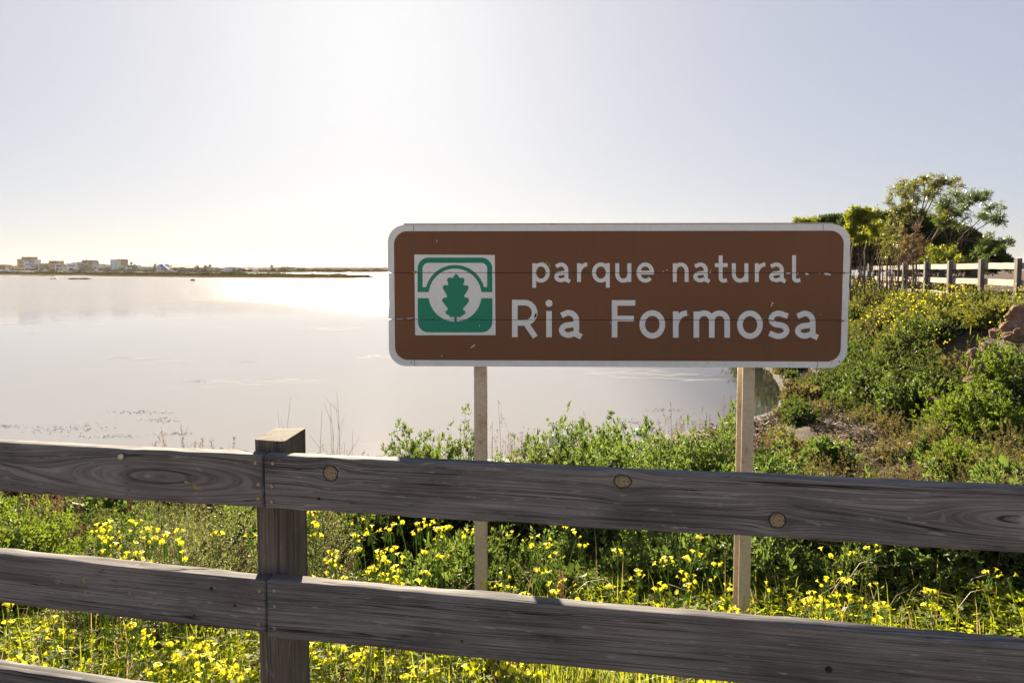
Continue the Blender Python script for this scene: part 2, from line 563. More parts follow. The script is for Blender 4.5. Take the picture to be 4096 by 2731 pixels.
# thin top flange and seams of the white border
m = MB(); m.box(sx0 + 0.068, sx1 - 0.07, 0.004, 0.034, sz1 + 0.0005, sz1 + 0.0065)
m.obj('top_flange', M_STEEL, sign)
for px, zc in ((1655, sz1), (3290, sz1), (1655, sz0), (3282, sz0)):
    x = sg(px, 1000)[0]
    m = MB(); zz = zc - bw + 0.001 if zc > 0 else zc + 0.001
    m.box(x - 0.0012, x + 0.0012, -0.0005, 0.001, zz, zz + bw - 0.002)
    m.obj('border_joint', simple_mat('joint_grey', (0.22, 0.22, 0.21)), sign)

def clip_tris(tris):
    """cut flat pieces along the seams between the planks"""
    out = []
    for tr in tris:
        for lo, hi in bands:
            p = band_clip(list(tr), lo, hi)
            if p and len(p) >= 3:
                out.append(p)
    return out

def sheet(name, polys, mat, depth, parent):
    m = MB()
    for p in polys:
        m.poly([(x, -depth, z) for x, z in p])
    return m.obj(name, mat, parent)

def triangulate(pts):
    from mathutils.geometry import tessellate_polygon
    tri = tessellate_polygon([[Vector((x, z, 0)) for x, z in pts]])
    res = []
    for t3 in tri:
        tr = [pts[i] for i in t3]
        (ax, az), (bx, bz), (cx, cz) = tr
        if (bx - ax) * (cz - az) - (bz - az) * (cx - ax) < 0: tr = tr[::-1]
        res.append(tr)
    return res

# --- emblem (drawn on a 1764-wide enlargement of the photograph)
def em(u, v):
    return sg(1600 + u / 3.92, 980 + v / 3.92)
def arc(cx, cy, r, a0, a1, n=28):
    return [(cx + r * math.cos(R(a0 + (a1 - a0) * i / n)), cy + r * math.sin(R(a0 + (a1 - a0) * i / n))) for i in range(n + 1)]
emblem = bpy.data.objects.new('emblem', None); link(emblem, sign, label='white square with a green oak leaf in an arch')
def em_sheet(name, pts, mat, depth):
    return sheet(name, clip_tris(triangulate([em(u, v) for u, v in pts])), mat, depth, emblem)
em_sheet('white_square', [(225, 150), (1487, 157), (1499, 1411), (258, 1414), (238, 1402)], M_SWHITE, 0.0011)
a_in = math.degrees(math.asin((784 - 738) / 414)); a_out = math.degrees(math.asin((784 - 658) / 471))
top = [(277, 738)] + arc(447, 368, 170, 180, 270, 10) + arc(1277, 368, 170, 270, 360, 10) + [(1447, 738)]
top += arc(864, 784, 414, 360 - a_in, 180 + a_in, 40)
em_sheet('green_arch', top, M_SGREEN, 0.0015)
ins = [(355, 658)] + arc(445, 370, 90, 180, 270, 8) + arc(1277, 370, 90, 270, 360, 8) + [(1367, 658)]
ins += arc(864, 784, 471, 360 - a_out, 180 + a_out, 40)
em_sheet('white_inlay', ins, M_SWHITE, 0.0019)
a_lo = math.degrees(math.asin((833 - 784) / 414))
low = [(279, 833)] + [(450, 833)] + arc(864, 784, 414, 180 - a_lo, a_lo, 40)[1:-1] + [(1276, 833), (1449, 833)]
low += arc(1284, 1203, 165, 0, 90, 10) + arc(446, 1203, 165, 90, 180, 10)
em_sheet('green_base', low, M_SGREEN, 0.0015)
leafp = [(880, 455), (862, 462), (848, 485), (838, 507), (822, 517), (795, 511), (768, 510), (748, 522), (739, 545), (744, 575), (758, 598), (757, 620), (742, 634), (715, 629),
         (690, 631), (674, 650), (674, 680), (700, 728), (733, 782), (740, 805), (728, 822), (700, 824), (672, 838), (659, 862), (672, 893), (712, 945), (748, 988), (753, 1010),
         (733, 1024), (715, 1040), (718, 1070), (738, 1088), (762, 1098), (780, 1118), (795, 1135), (822, 1127), (851, 1123), (851, 1201), (891, 1201), (891, 1123),
         (918, 1126), (945, 1136), (962, 1115), (985, 1098), (1015, 1085), (1030, 1058), (1018, 1032), (996, 1022), (988, 1003), (998, 985), (1040, 940), (1075, 893), (1086, 862), (1072, 836), (1048, 824),
         (1022, 823), (1007, 806), (1013, 785), (1046, 735), (1072, 690), (1077, 658), (1060, 634), (1030, 634), (1003, 632), (991, 614), (1005, 582), (1013, 548), (1003, 520), (980, 512), (950, 516), (931, 512), (918, 494), (902, 464)]
em_sheet('oak_leaf', leafp, M_SGREEN, 0.0022)

# --- lettering, built from strokes of even width
def ribbon(path, w):
    """flat band along a path, mitred; returns quads"""
    P = np.array(path, float)
    T = np.diff(P, axis=0); L = np.linalg.norm(T, axis=1); keep = np.r_[True, L > 1e-6]
    P = P[keep]; T = np.diff(P, axis=0); T /= np.linalg.norm(T, axis=1)[:, None]
    N = np.stack([-T[:, 1], T[:, 0]], -1)
    NV = np.zeros_like(P)
    NV[0], NV[-1] = N[0], N[-1]
    for i in range(1, len(P) - 1):
        b = N[i - 1] + N[i]; b /= np.linalg.norm(b)
        NV[i] = b / max(0.35, b @ N[i])
    A, B = P + NV * w / 2, P - NV * w / 2
    return [[tuple(A[i]), tuple(B[i]), tuple(B[i + 1]), tuple(A[i + 1])] for i in range(len(P) - 1)]

def ell(cx, cy, rx, ry, a0, a1, n=22):
    return [(cx + rx * math.cos(R(a0 + (a1 - a0) * i / n)), cy + ry * math.sin(R(a0 + (a1 - a0) * i / n))) for i in range(n + 1)]

def glyph(ch, x0, x1, xt, bl, w, asc=None):
    """strokes in pixels (y down): x0..x1 outer extent, xt x-height line, bl baseline, w stroke width"""
    h = w / 2; xh = bl - xt; S = []
    L, Rr = x0 + h, x1 - h
    my = (xt + bl) / 2
    ov = 3 * xh / 75
    if ch in 'oe' or ch in 'pq':
        cx, rx, ry = (L + Rr) / 2, (Rr - L) / 2, xh / 2 - h + ov
    if ch == 'o':
        S.append(ell(cx, my, rx, ry, 0, 360, 40))
    elif ch == 'e':
        S.append([(L + h * .6, my), (Rr + h * .9, my)])
        S.append(ell(cx, my, rx, ry, 2, -318, 40))
    elif ch == 'p':
        S.append([(L, xt), (L, bl + xh * 0.31)])
        S.append([(L, my - ry * .2)] + ell(cx, my, rx, ry, 205, 515, 40) + [(L, my + ry * .2)])
    elif ch == 'q':
        S.append([(Rr, xt), (Rr, bl + xh * 0.31)])
        S.append([(Rr, my - ry * .2)] + ell(cx, my, rx, ry, -25, -335, 40) + [(Rr, my + ry * .2)])
    elif ch == 'a':
        k = (x1 - x0)
        tx = x0 + k * 0.84 - h                   # stem; the foot flicks out beyond it
        cx = (x0 + k * 0.08 + tx) / 2 + k * .02
        top_r = (tx - cx)
        ty = xt - ov + h
        S.append([(x0 + k * 0.10, xt + xh * 0.17), (x0 + k * .22, ty + xh * .055)] + ell(tx - xh * .30, ty + xh * .30, xh * .30, xh * .30, -98, 0, 12)
                 + [(tx, bl - xh * .22), (tx + k * .025, bl - xh * .10), (x1 - h * .55, bl - h * .15)])
        by = bl - xh * 0.275
        rx, ry = (tx - L) / 2 * 1.0, xh * .275 - h + ov * .6
        S.append([(tx + h * .5, my - xh * .065 + h * .4), (L + rx * 1.15, by - ry * 1.02)] + ell(L + rx, by, rx, ry, 262, 88, 18) + [(tx, bl - xh * .17)])
    elif ch == 'r':
        S.append([(L, xt), (L, bl)])
        S.append(ell(L + (x1 - L) * 1.0, bl - xh * .42, (x1 - L) * 1.0, xh * .42 + xh * .16 - h + ov, 182, 270, 12))
    elif ch == 'u':
        r = (Rr - L) / 2
        S.append([(L, xt), (L, bl - xh * .42)] + ell(L + r, bl - xh * .42, r, xh * .42 - h + ov, 180, 0, 16)[1:])
        S.append([(Rr, xt), (Rr, bl)])
    elif ch == 'n':
        r = (Rr - L) / 2
        S.append([(L, xt), (L, bl)])
        S.append(ell(L + r, xt + xh * .42, r, xh * .42 - h + ov, 180, 360, 16) + [(Rr, bl)])
    elif ch == 'm':
        q = (Rr - L) / 4; mid = L + 2 * q
        S.append([(L, xt), (L, bl)])
        S.append(ell(L + q, xt + xh * .36, q, xh * .36 - h + ov, 180, 360, 14) + [(mid, bl)])
        S.append(ell(mid + q, xt + xh * .36, q, xh * .36 - h + ov, 180, 360, 14) + [(Rr, bl)])
    elif ch == 't':
        k = x1 - x0; sx = x0 + k * .305 + h
        S.append([(sx, xt - xh * .42), (sx, bl - xh * .2)] + ell(sx + xh * .17, bl - xh * .2, xh * .17, xh * .2 - h + ov, 180, 90, 8)[1:] + [(x0 + k * .95, bl - h * .95)])
        S.append([(x0, xt + h * .95), (x1, xt + h * .95)])
    elif ch == 'l':
        S.append([(x0 + h, asc), (x0 + h, bl - xh * .2)] + ell(x0 + h + xh * .17, bl - xh * .2, xh * .17, xh * .2 - h + ov, 180, 90, 8)[1:] + [(x1 - 1, bl - h * .95)])
    elif ch == 'i':
        S.append([((x0 + x1) / 2, xt), ((x0 + x1) / 2, bl)])
    elif ch == 's':
        cx = (x0 + x1) / 2; rx = (x1 - x0) / 2 - h
        ry = (xh + 2 * ov - w) / 4
        t0 = xt - ov + h; b0 = bl + ov - h
        S.append([(x1 - h * .55, xt + xh * .17)] + ell(cx, t0 + ry, rx * .93, ry, -52, -180, 14) + ell(cx, t0 + ry, rx * .93, ry, 180, 112, 6)[1:]
                 + ell(cx, b0 - ry, rx, ry, -68, 0, 6) + ell(cx, b0 - ry, rx, ry, 0, 130, 14)[1:] + [(x0 + h * .5, bl - xh * .18)])
    elif ch == 'R':
        k = x1 - x0; Hh = bl - asc; bx = x0 + k * .97 - h
        ry = Hh * .272
        S.append([(L, asc), (L, bl)])
        S.append([(L, asc + h), (bx - ry, asc + h)] + ell(bx - ry, asc + h + ry, ry, ry, -90, 90, 16) + [(L, asc + h + 2 * ry)])
        S.append([(x0 + k * .52, asc + h + 2 * ry), (x1 - h * 1.05, bl)])
    elif ch == 'F':
        S.append([(L, asc), (L, bl)])
        S.append([(L, asc + h), (x1, asc + h)])
        S.append([(L, (asc + bl) / 2 - h * .1), (x1 - (x1 - x0) * .06, (asc + bl) / 2 - h * .1)])
    return S

def put_letter(ch, x0, x1, xt, bl, w, asc=None):
    m = MB()
    for k, s in enumerate(glyph(ch, x0, x1, xt, bl, w, asc)):
        quads = [[sg(x, y) for x, y in q] for q in ribbon(s, w)]
        for p in clip_tris(quads):
            a = sum(p[i - 1][0] * p[i][1] - p[i][0] * p[i - 1][1] for i in range(len(p)))
            if a < 0: p = p[::-1]
            m.poly([(x, -0.0011 - 0.00022 * k, z) for x, z in p])
    if ch == 'i':
        cx = (x0 + x1) / 2
        m.poly([(x, -0.0014, z) for x, z in [sg(cx + 14 * math.cos(R(a)), 1213 + 14 * math.sin(R(a))) for a in range(0, -360, -15)]])
    m.obj('letter', M_SWHITE, sign, label='white letter ' + ch)

for ch, a, b in (('p', 2129, 2199), ('a', 2217, 2284), ('r', 2308, 2349), ('q', 2368, 2439), ('u', 2461, 2525), ('e', 2546, 2616),
                 ('n', 2691, 2754), ('a', 2773, 2842), ('t', 2859, 2910), ('u', 2927, 2993), ('r', 3019, 3061), ('a', 3076, 3146), ('l', 3168, 3202)):
    put_letter(ch, a, b, 1053, 1127.5, 15.8, 1021)
for ch, a, b in (('R', 2048, 2153), ('i', 2184.5, 2207.5), ('a', 2235.5, 2332), ('F', 2447, 2541), ('o', 2557.5, 2660.5), ('r', 2691.5, 2748),
                 ('m', 2774, 2919.5), ('o', 2948, 3051), ('s', 3071.5, 3157), ('a', 3179.5, 3277)):
    dy = (a - 2048) / 1200 * 4
    put_letter(ch, a, b, 1243 + dy, 1348 + dy, 22.4, 1199 + dy)

# --- wear: scratches, flaked sheeting and lichen along the seams
def blob(px, py, w, h, mat, name, ang=0, seed=0):
    r = random.Random(seed)
    pts = []
    for k in range(11):
        a = -k / 11 * 2 * math.pi
        rr = 0.65 + 0.5 * r.random()
        x, y = math.cos(a) * w / 2 * rr, math.sin(a) * h / 2 * rr
        c, s = math.cos(R(ang)), math.sin(R(ang))
        pts.append(sg(px + x * c - y * s, py + x * s + y * c))
    m = MB(); m.poly([(x, -0.0030, z) for x, z in pts]); return m.obj(name, mat, sign)
for k, (px, py, w, h, a) in enumerate([(1891, 1385, 24, 5, -38), (1748, 965, 3, 13, -8), (1767, 1423, 8, 3, 30), (3226, 1096, 18, 9, 8), (3190, 1094, 8, 4, 0), (3306, 1096, 26, 8, 4), (3318, 1099, 8, 8, 0), (3278, 1093, 5, 4, 0),
                                       (3152, 1093, 22, 5, 0), (2667, 1080, 9, 4, -12), (2652, 1085, 8, 3, -15), (3089, 1213, 9, 7, 0), (3085, 1221, 5, 9, 10), (2842, 1081, 4, 5, 0), (2840, 1090, 4, 8, 20), (1918, 1302, 2, 12, 0),
                                       (2441, 1290, 4, 6, 0), (2793, 1361, 2, 10, 0), (2752, 1258, 2.5, 9, 0), (3372, 1222, 3, 40, 2), (1640, 1273, 30, 3, -4), (1600, 1276, 34, 2.5, 0), (3282, 1258, 2, 5, 10)]):
    blob(px, py, w, h, M_CHIP, 'paint_chip', a, k)
for k, (px, py, w, h) in enumerate([(1660, 1089, 22, 13), (1684, 1088, 12, 5), (1718, 1089, 9, 4), (1800, 1089, 14, 3), (1870, 1089, 8, 3), (1914, 1090, 6, 3), (1976, 1089, 8, 3), (1655, 927, 12, 5), (2198, 1062, 10, 20), (2186, 1052, 14, 8),
                                    (2203, 1086, 7, 9), (2172, 1048, 12, 5), (2182, 1093, 9, 8), (2147, 1083, 5, 8), (2316, 1091, 12, 4), (2240, 1086, 8, 3), (1672, 1277, 18, 4), (1745, 1277, 14, 4), (1772, 1278, 8, 4), (1866, 1278, 9, 6), (2507, 1070, 4, 9),
                                    (3052, 1278, 9, 8), (3078, 1281, 11, 7), (3090, 1284, 16, 4), (3081, 1254, 7, 9), (3375, 1092, 10, 9), (3370, 1284, 10, 7), (3255, 1245, 9, 4), (1983, 1117, 3, 6), (2561, 1057, 6, 4), (2549, 1072, 3, 6)]):
    blob(px, py, w, h, M_LICHEN, 'lichen_spot', 0, 50 + k)
for k, (px, py, w, h) in enumerate([(2142, 1262, 9, 22), (2932, 1082, 3, 9), (3095, 1128, 9, 3), (1645, 1448, 6, 6), (3326, 1449, 5, 4), (3356, 1446, 7, 6), (2830, 1452, 6, 3), (1665, 1313, 3, 4)]):
    blob(px, py, w, h, M_DARK, 'scuff_mark', 15, 90 + k)

# --- two rolled steel posts carrying the panels
def sign_post(pxl, pxr, pyb):
    zb = gz1(SIGN_C.x, 2.95) - SIGN_C.z - 0.15
    x0 = sg(pxl, 1475)[0]; x1 = sg(pxr, 1475)[0]
    p = bpy.data.objects.new('post', None); link(p, sign)
    zt = sz1 - 0.03
    cxp = (x0 + x1) / 2; hw = (x1 - x0) / 2
    m = MB(); m.box(cxp - hw, cxp + hw, 0.036, 0.042, zb, zt); m.obj('flange', M_STEEL, p)
    m = MB(); m.box(cxp - hw, cxp + hw, 0.110, 0.116, zb, zt); m.obj('flange', M_STEEL, p)
    m = MB(); m.box(cxp - 0.0025, cxp + 0.0025, 0.042, 0.110, zb, zt); m.obj('web', M_STEEL, p)
    return p
sign_post(1893, 1942, 2650)
sign_post(2983, 3031, 2480)
for px in (1917, 3007):
    for py in (950, 1180, 1420):
        x, z = sg(px, py)
        m = MB(); m.box(x - 0.035, x + 0.035, 0.030, 0.0365, z - 0.02, z + 0.02); m.obj('clamp', M_STEEL, sign)

# ------------------------------------------------------------------ plank fence in front
_pa, _pb = at_z(0, 1970, CAM_Z - 0.685), at_z(4096, 2215, CAM_Z - 0.685)
F_U = Vector((_pb.x - _pa.x, _pb.y - _pa.y, 0)).normalized()
F_N = Vector((F_U.y, -F_U.x, 0))
F_ROT = math.atan2(F_U.y, F_U.x)
_o = hit(1056, 2030, _pa, F_N)
F_O = Vector((_o.x, _o.y, 0.0))                     # local origin: the joint between the rails, at path level
def fc(px, py):
    p = hit(px, py, _pa, F_N) - F_O
    return (p.dot(F_U), p.z)

def wood_mat(name, base_dark, base_mid, base_light, warm=(0.2, 0.13, 0.08)):
    t = NT(name)
    v = t.attr('grain'); s = t.attr('along'); w = t.attr('across')
    oi = t.n('ShaderNodeObjectInfo').outputs['Random']
    seed = t.math('MULTIPLY', oi, 37.0)
    n1 = t.noise(t.comb(t.math('MULTIPLY', s, 0.9), t.math('MULTIPLY', v, 85.0), seed), 1.0, 5, 0.62)
    n2 = t.noise(t.comb(t.math('MULTIPLY', s, 3.0), t.math('MULTIPLY', v, 300.0), seed), 1.0, 3, 0.7)
    n3 = t.noise(t.comb(t.math('MULTIPLY', s, 2.2), t.math('MULTIPLY', v, 11.0), seed), 1.0, 4, 0.6)
    ck = t.noise(t.comb(t.math('MULTIPLY', s, 0.55), t.math('MULTIPLY', v, 34.0), t.math('ADD', seed, 5.0)), 1.0, 2, 0.4)
    bl = t.noise(t.comb(t.math('MULTIPLY', s, 3.0), t.math('MULTIPLY', w, 9.0), seed), 1.0, 3, 0.55)
    late = t.ramp(n1, [(0.36, 0.0), (0.47, 0.55), (0.64, 1.0)])
    c = t.mix(late, base_dark, base_mid)
    c = t.mix(t.ramp(n2, [(0.42, 0.0), (0.66, 0.75)]), c, base_light)
    c = t.mix(t.ramp(n2, [(0.30, 0.7), (0.42, 0.0)]), c, base_dark)
    c = t.mix(t.ramp(n3, [(0.5, 0.0), (0.8, 0.5)]), c, warm)
    c = t.mix(t.ramp(bl, [(0.30, 0.55), (0.56, 0.0)]), c, tuple(x * 0.75 for x in base_dark))
    # fine drying cracks: the thin zero crossings of one noise
    d = t.math('ABSOLUTE', t.math('SUBTRACT', ck, 0.5))
    crack = t.math('MULTIPLY', t.math('SUBTRACT', 1.0, t.math('DIVIDE', d, 0.008), clamp=True), t.ramp(n3, [(0.44, 0.0), (0.52, 1.0)]))
    sp_ = t.noise(t.comb(t.math('MULTIPLY', s, 14.0), t.math('MULTIPLY', v, 90.0), t.math('ADD', seed, 9.0)), 1.0, 3, .6)
    c = t.mix(t.ramp(sp_, [(.62, 0.0), (.70, .5)]), c, tuple(x * 1.25 for x in base_light))
    c = t.mix(t.ramp(sp_, [(.28, .6), (.36, 0.0)]), c, tuple(x * .6 for x in base_dark))
    c = t.mix(crack, c, (0.012, 0.010, 0.009))
    hgt = t.math('SUBTRACT', t.math('ADD', t.math('MULTIPLY', n1, 0.8), t.math('MULTIPLY', n2, 0.5)), t.math('MULTIPLY', crack, 2.0))
    return t.done(t.bsdf(c, 0.82, t.bump(hgt, 0.7, 0.0026), 0.22))

M_RAIL = wood_mat('weathered_rail_wood', (0.034, 0.033, 0.035), (0.138, 0.131, 0.130), (0.26, 0.245, 0.235), (0.165, 0.130, 0.100))
M_POST = wood_mat('weathered_post_wood', (0.040, 0.032, 0.027), (0.115, 0.096, 0.082), (0.20, 0.172, 0.145), (0.17, 0.118, 0.075))

t = NT('knot_wood')
oc = t.coord()
x, y, z = t.sep(oc)
r = t.math('SQRT', t.math('ADD', t.math('MULTIPLY', x, x), t.math('MULTIPLY', z, z)))
rn = t.noise(oc, 120, 4, 0.6)
ring = t.math('SINE', t.math('ADD', t.math('MULTIPLY', r, 1500.0), t.math('MULTIPLY', rn, 9.0)))
c = t.ramp(t.math('MULTIPLY_ADD', ring, 0.5, 0.5), [(0.0, (0.15, 0.12, 0.065)), (0.6, (0.33, 0.28, 0.165))])
c = t.mix(t.ramp(t.noise(oc, 220, 4, 0.7), [(0.46, 0.0), (0.60, 0.9)]), c, (0.09, 0.065, 0.04))
M_KNOT = t.done(t.bsdf(c, 0.8, t.bump(rn, 0.6, 0.003), 0.2))
M_KNOT_DARK = simple_mat('dark_knot_wood', (0.040, 0.030, 0.022), 0.85, 0.2, 0.5, 220, 0.8)
M_SCREW = simple_mat('screw_metal', (0.34, 0.28, 0.20), 0.45, 0.5, 0.2, 200, 0, 0.55)
t = NT('end_grain_wood')
oc = t.coord(); x, y, z = t.sep(oc)
ex = t.math('ADD', x, 0.03); ey = t.math('SUBTRACT', y, 0.14)
r = t.math('SQRT', t.math('ADD', t.math('MULTIPLY', ex, ex), t.math('MULTIPLY', ey, ey)))
wn_ = t.noise(oc, 25, 3, 0.5)
ring = t.math('SINE', t.math('ADD', t.math('MULTIPLY', r, 900.0), t.math('MULTIPLY', wn_, 8.0)))
rad = t.noise(t.comb(t.math('MULTIPLY', t.math('ARCTAN2', ey, ex), 7.0), t.math('MULTIPLY', r, 3.0), 0.0), 1.0, 4, 0.7)
c = t.ramp(t.math('MULTIPLY_ADD', ring, 0.5, 0.5), [(0, (0.080, 0.068, 0.052)), (1, (0.165, 0.142, 0.110))])
c = t.mix(t.ramp(rad, [(0.40, 0.8), (0.48, 0.0)]), c, (0.05, 0.035, 0.02))
M_END = t.done(t.bsdf(c, 0.85, t.bump(rad, 0.7, 0.004), 0.2))

def plank(name, length, height, thick, mat, parent, loc, knots=(), eyes=(), tilt=0.0, nx=150, rot=None, seed=0, vert=False, slope=0.0, sag=0.0):
    """sawn board: x along, y depth, z height; carries flow coordinates of its grain.
    knots: (x, z, r); eyes: (x, z, rx, rz) where growth rings come to the surface"""
    r_ = random.Random(seed)
    nz = 22
    e = 0.004
    # cross-section loop (y,z), front face first, from bottom to top
    zs = np.linspace(e, height - e, nz)
    sec = [(0.0, q) for q in zs] + [(e * .3, height - e * .3), (e, height)] + [(thick * q, height) for q in (0.33, 0.66)] + [(thick - e, height), (thick - e * .3, height - e * .3)]
    sec += [(thick, height - e), (thick, height / 2), (thick, e), (thick - e * .3, e * .3), (thick - e, 0), (thick * .5, 0), (e, 0), (e * .3, e * .3)]
    sec = np.array(sec)
    k = len(sec)
    xs = np.linspace(0, length, nx)
    X = np.repeat(xs, k); Yl = np.tile(sec[:, 0], nx); Zl = np.tile(sec[:, 1], nx)
    u = Yl / thick
    zz = Zl.copy()
    # flow coordinate: height, plus a turn round the edge, plus bends round knots
    g = zz + 0.35 * Yl + slope * X
    g = g + 0.004 * (vnoise(X * 2.1 + seed, zz * 6, 11 + seed) - 0.5) + 0.006 * (vnoise(X * 0.8 + seed * 3, zz * 2, 5 + seed) - .5)
    for kx, kz, kr in knots:
        dx, dz = X - kx, zz - kz
        fall = np.exp(-(dx / (kr * 2.3)) ** 2 - (dz / (kr * 1.7)) ** 2)
        g = g - 0.60 * dz * fall * np.sign(1) + 0.0
    for ex_, ez_, rx_, rz_ in eyes:
        q = np.sqrt(((X - ex_) / rx_) ** 2 + ((zz - ez_) / rz_) ** 2 + 0.02)
        wgt = np.exp(-np.maximum(q - 0.6, 0) ** 2 * 1.6)
        g = g * (1 - wgt) + wgt * (ez_ + 0.62 * rz_ * q)
    V = np.stack([X, Yl + 0.0012 * (vnoise(X * 9, zz * 40, seed) - .5) + 0.004 * (vnoise(X * 1.3, zz * 3, seed + 2) - .5),
                  Zl + 0.0035 * (vnoise(X * 3.0 + seed, u * 2, seed + 4) - .5) + 0.0040 * (vnoise(X * 16 + seed, u * 4, seed + 6) - .5) * (np.abs(Zl - height / 2) > height * .45) + sag * (4 * (X / length) * (1 - X / length))], -1)
    i = np.arange(nx - 1)[:, None] * k; j = np.arange(k)[None, :]
    Q = np.stack([i + j, i + k + j, i + k + (j + 1) % k, i + (j + 1) % k], -1).reshape(-1, 4)
    caps = [np.arange(k)[None, ::-1][:, ::-1], (np.arange(k) + (nx - 1) * k)[None, :][:, ::-1]]
    me = np_mesh(name, V, [Q] + caps, mat, False, {'grain': g, 'along': X + seed * 3.1, 'across': zz})
    bm = bmesh.new(); bm.from_mesh(me); bmesh.ops.recalc_face_normals(bm, faces=bm.faces); bm.to_mesh(me); bm.free()
    o = bpy.data.objects.new(name, me)
    o.location = loc
    if rot is not None: o.rotation_euler = rot
    return link(o, parent)

fence = thing('plank_fence', 'weathered grey timber plank fence with square post, in front of the brown sign', 'fence', F_O, F_ROT)
LEN = 2.42
def rail(px_l, py_t_l, px_r, py_t_r, py_b_l, py_b_r, to_left, knots_px=(), eyes_px=(), seed=0, gap=0.004, slope=0.0):
    (xl, zl), (xr, zr) = fc(px_l, py_t_l), fc(px_r, py_t_r)
    (_, bl_), (_, br_) = fc(px_l, py_b_l), fc(px_r, py_b_r)
    ht = 0.5 * ((zl - bl_) + (zr - br_))
    ang = math.atan2((br_ - bl_) + (zr - zl), 2 * (xr - xl))
    x0 = -LEN - gap if to_left else gap
    xref, zref = xl, bl_
    zb = zref + math.tan(ang) * (x0 - xref)
    ca, sa = math.cos(ang), math.sin(ang)
    def loc(px, py):
        x, z = fc(px, py); x -= x0; z -= zb
        return (x * ca + z * sa, -x * sa + z * ca)
    kn = [loc(p[0], p[1]) + (p[2] * 0.00072,) for p in knots_px]
    ey = [loc(p[0], p[1]) + (p[2] * 0.00072, p[3] * 0.00072) for p in eyes_px]
    o = plank('rail', LEN, ht, 0.045, M_RAIL, fence, (x0, 0, zb), kn, ey, nx=320, rot=(0, -ang, 0), seed=seed, slope=slope)
    return o, loc

def knot(o, loc, px, py, r, mat=M_KNOT, proud=0.0012, squash=1.0):
    x, z = loc(px, py); rr = r * 0.00070
    m = MB(); n = 18
    q = random.Random(int(px * 7 + py))
    ring = [(math.cos(2 * math.pi * i / n) * rr * (0.92 + .14 * q.random()), math.sin(2 * math.pi * i / n) * rr * squash * (0.92 + .14 * q.random())) for i in range(n)]
    V = [(0, -proud - 0.0012, 0)] + [(a * .8, -proud - 0.0006, b * .8) for a, b in ring] + [(a, 0.003, b) for a, b in ring]
    F = [(0, 1 + i, 1 + (i + 1) % n) for i in range(n)] + [(1 + i, 1 + n + i, 1 + n + (i + 1) % n, 1 + (i + 1) % n) for i in range(n)]
    m.add(V, F)
    k = m.obj('knot', mat, o, fix=False)
    k.location = (x, 0, z)
    # dark collar of bark
    m = MB(); V = []
    for i in range(n):
        a, b = ring[i]
        V += [(a * 0.98, -0.0008, b * 0.98), (a * 1.08, -0.0006, b * 1.08), (a * 1.15, 0.0035, b * 1.15)]
    F = []
    for i in range(n):
        j = (i + 1) % n
        F += [(3 * i, 3 * i + 1, 3 * j + 1, 3 * j), (3 * i + 1, 3 * i + 2, 3 * j + 2, 3 * j + 1)]
    m.add(V, F); kc = m.obj('bark_ring', M_KNOT_DARK, o); kc.location = (x, 0, z)

def screws(o, loc, pts):
    for px, py in pts:
        x, z = loc(px, py)
        m = MB(); n = 12
        V, F = [], []
        for rr, d in ((0.0050, 0.002), (0.0048, -0.0020), (0.0026, -0.0024), (0.0022, -0.0006)):
            V += [(rr * math.cos(2 * math.pi * i / n), d, rr * math.sin(2 * math.pi * i / n)) for i in range(n)]
        for q in range(3):
            F += [(q * n + i, q * n + (i + 1) % n, (q + 1) * n + (i + 1) % n, (q + 1) * n + i) for i in range(n)]
        F.append([3 * n + i for i in range(n)])
        m.add(V, F)
        s = m.obj('screw', M_SCREW, o, fix=True); s.location = (x, -0.0012, z)

r1, l1 = rail(0, 1770, 1050, 1822, 1968, 2029, True, (), [(640, 1905, 560, 92)], 1, slope=0.0)
screws(r1, l1, [(1022, 1851), (1034, 1936), (1034, 1993)])
r2, l2 = rail(1064, 1828, 4096, 1958, 2034, 2218, False, [(1322, 1892, 34), (2497, 1925, 34), (3108, 2080, 34), (1275, 1992, 8)], [(4090, 2075, 300, 55)], 2, slope=0.012)
knot(r2, l2, 1322, 1892, 31); knot(r2, l2, 2490, 1925, 31, squash=.8); knot(r2, l2, 3110, 2080, 29); knot(r2, l2, 1275, 1993, 5, M_KNOT_DARK)
screws(r2, l2, [(1092, 1852), (1088, 1944), (1087, 2005)])
r3, l3 = rail(0, 2215, 1058, 2325, 2408, 2534, True, [(340, 2320, 14), (347, 2368, 12), (522, 2372, 10), (845, 2350, 12), (780, 2462, 14), (940, 2420, 10)], (), 3)
knot(r3, l3, 340, 2318, 14); knot(r3, l3, 347, 2369, 12); knot(r3, l3, 522, 2372, 10); knot(r3, l3, 847, 2352, 11, M_KNOT_DARK); knot(r3, l3, 778, 2462, 13, M_KNOT_DARK); knot(r3, l3, 940, 2420, 8, M_KNOT_DARK)
screws(r3, l3, [(1039, 2361), (1037, 2432), (1035, 2495)])
r4, l4 = rail(1066, 2326, 4096, 2582, 2546, 2860, False, [(3315, 2675, 12), (1845, 2560, 7)], (), 4, slope=-0.01)
knot(r4, l4, 3315, 2676, 11, M_KNOT_DARK); knot(r4, l4, 1848, 2562, 6, M_KNOT_DARK)
screws(r4, l4, [(1098, 2361), (1100, 2423), (1099, 2509)])
r5, l5 = rail(0, 2672, 1060, 2830, 2870, 3035, True, (), (), 5)
r6, l6 = rail(1068, 2832, 4096, 3215, 3050, 3490, False, (), (), 6)
# pale scar on the upper rail
x, z = l1(775, 1942)
m = MB(); m.poly([(x - .030, -0.0024, z + .010), (x - .024, -0.0024, z + .016), (x + .028, -0.0024, z - .006), (x + .030, -0.0024, z - .013), (x + .008, -0.0024, z - .009)][::-1])
m.obj('scar', M_KNOT, r1, fix=False)

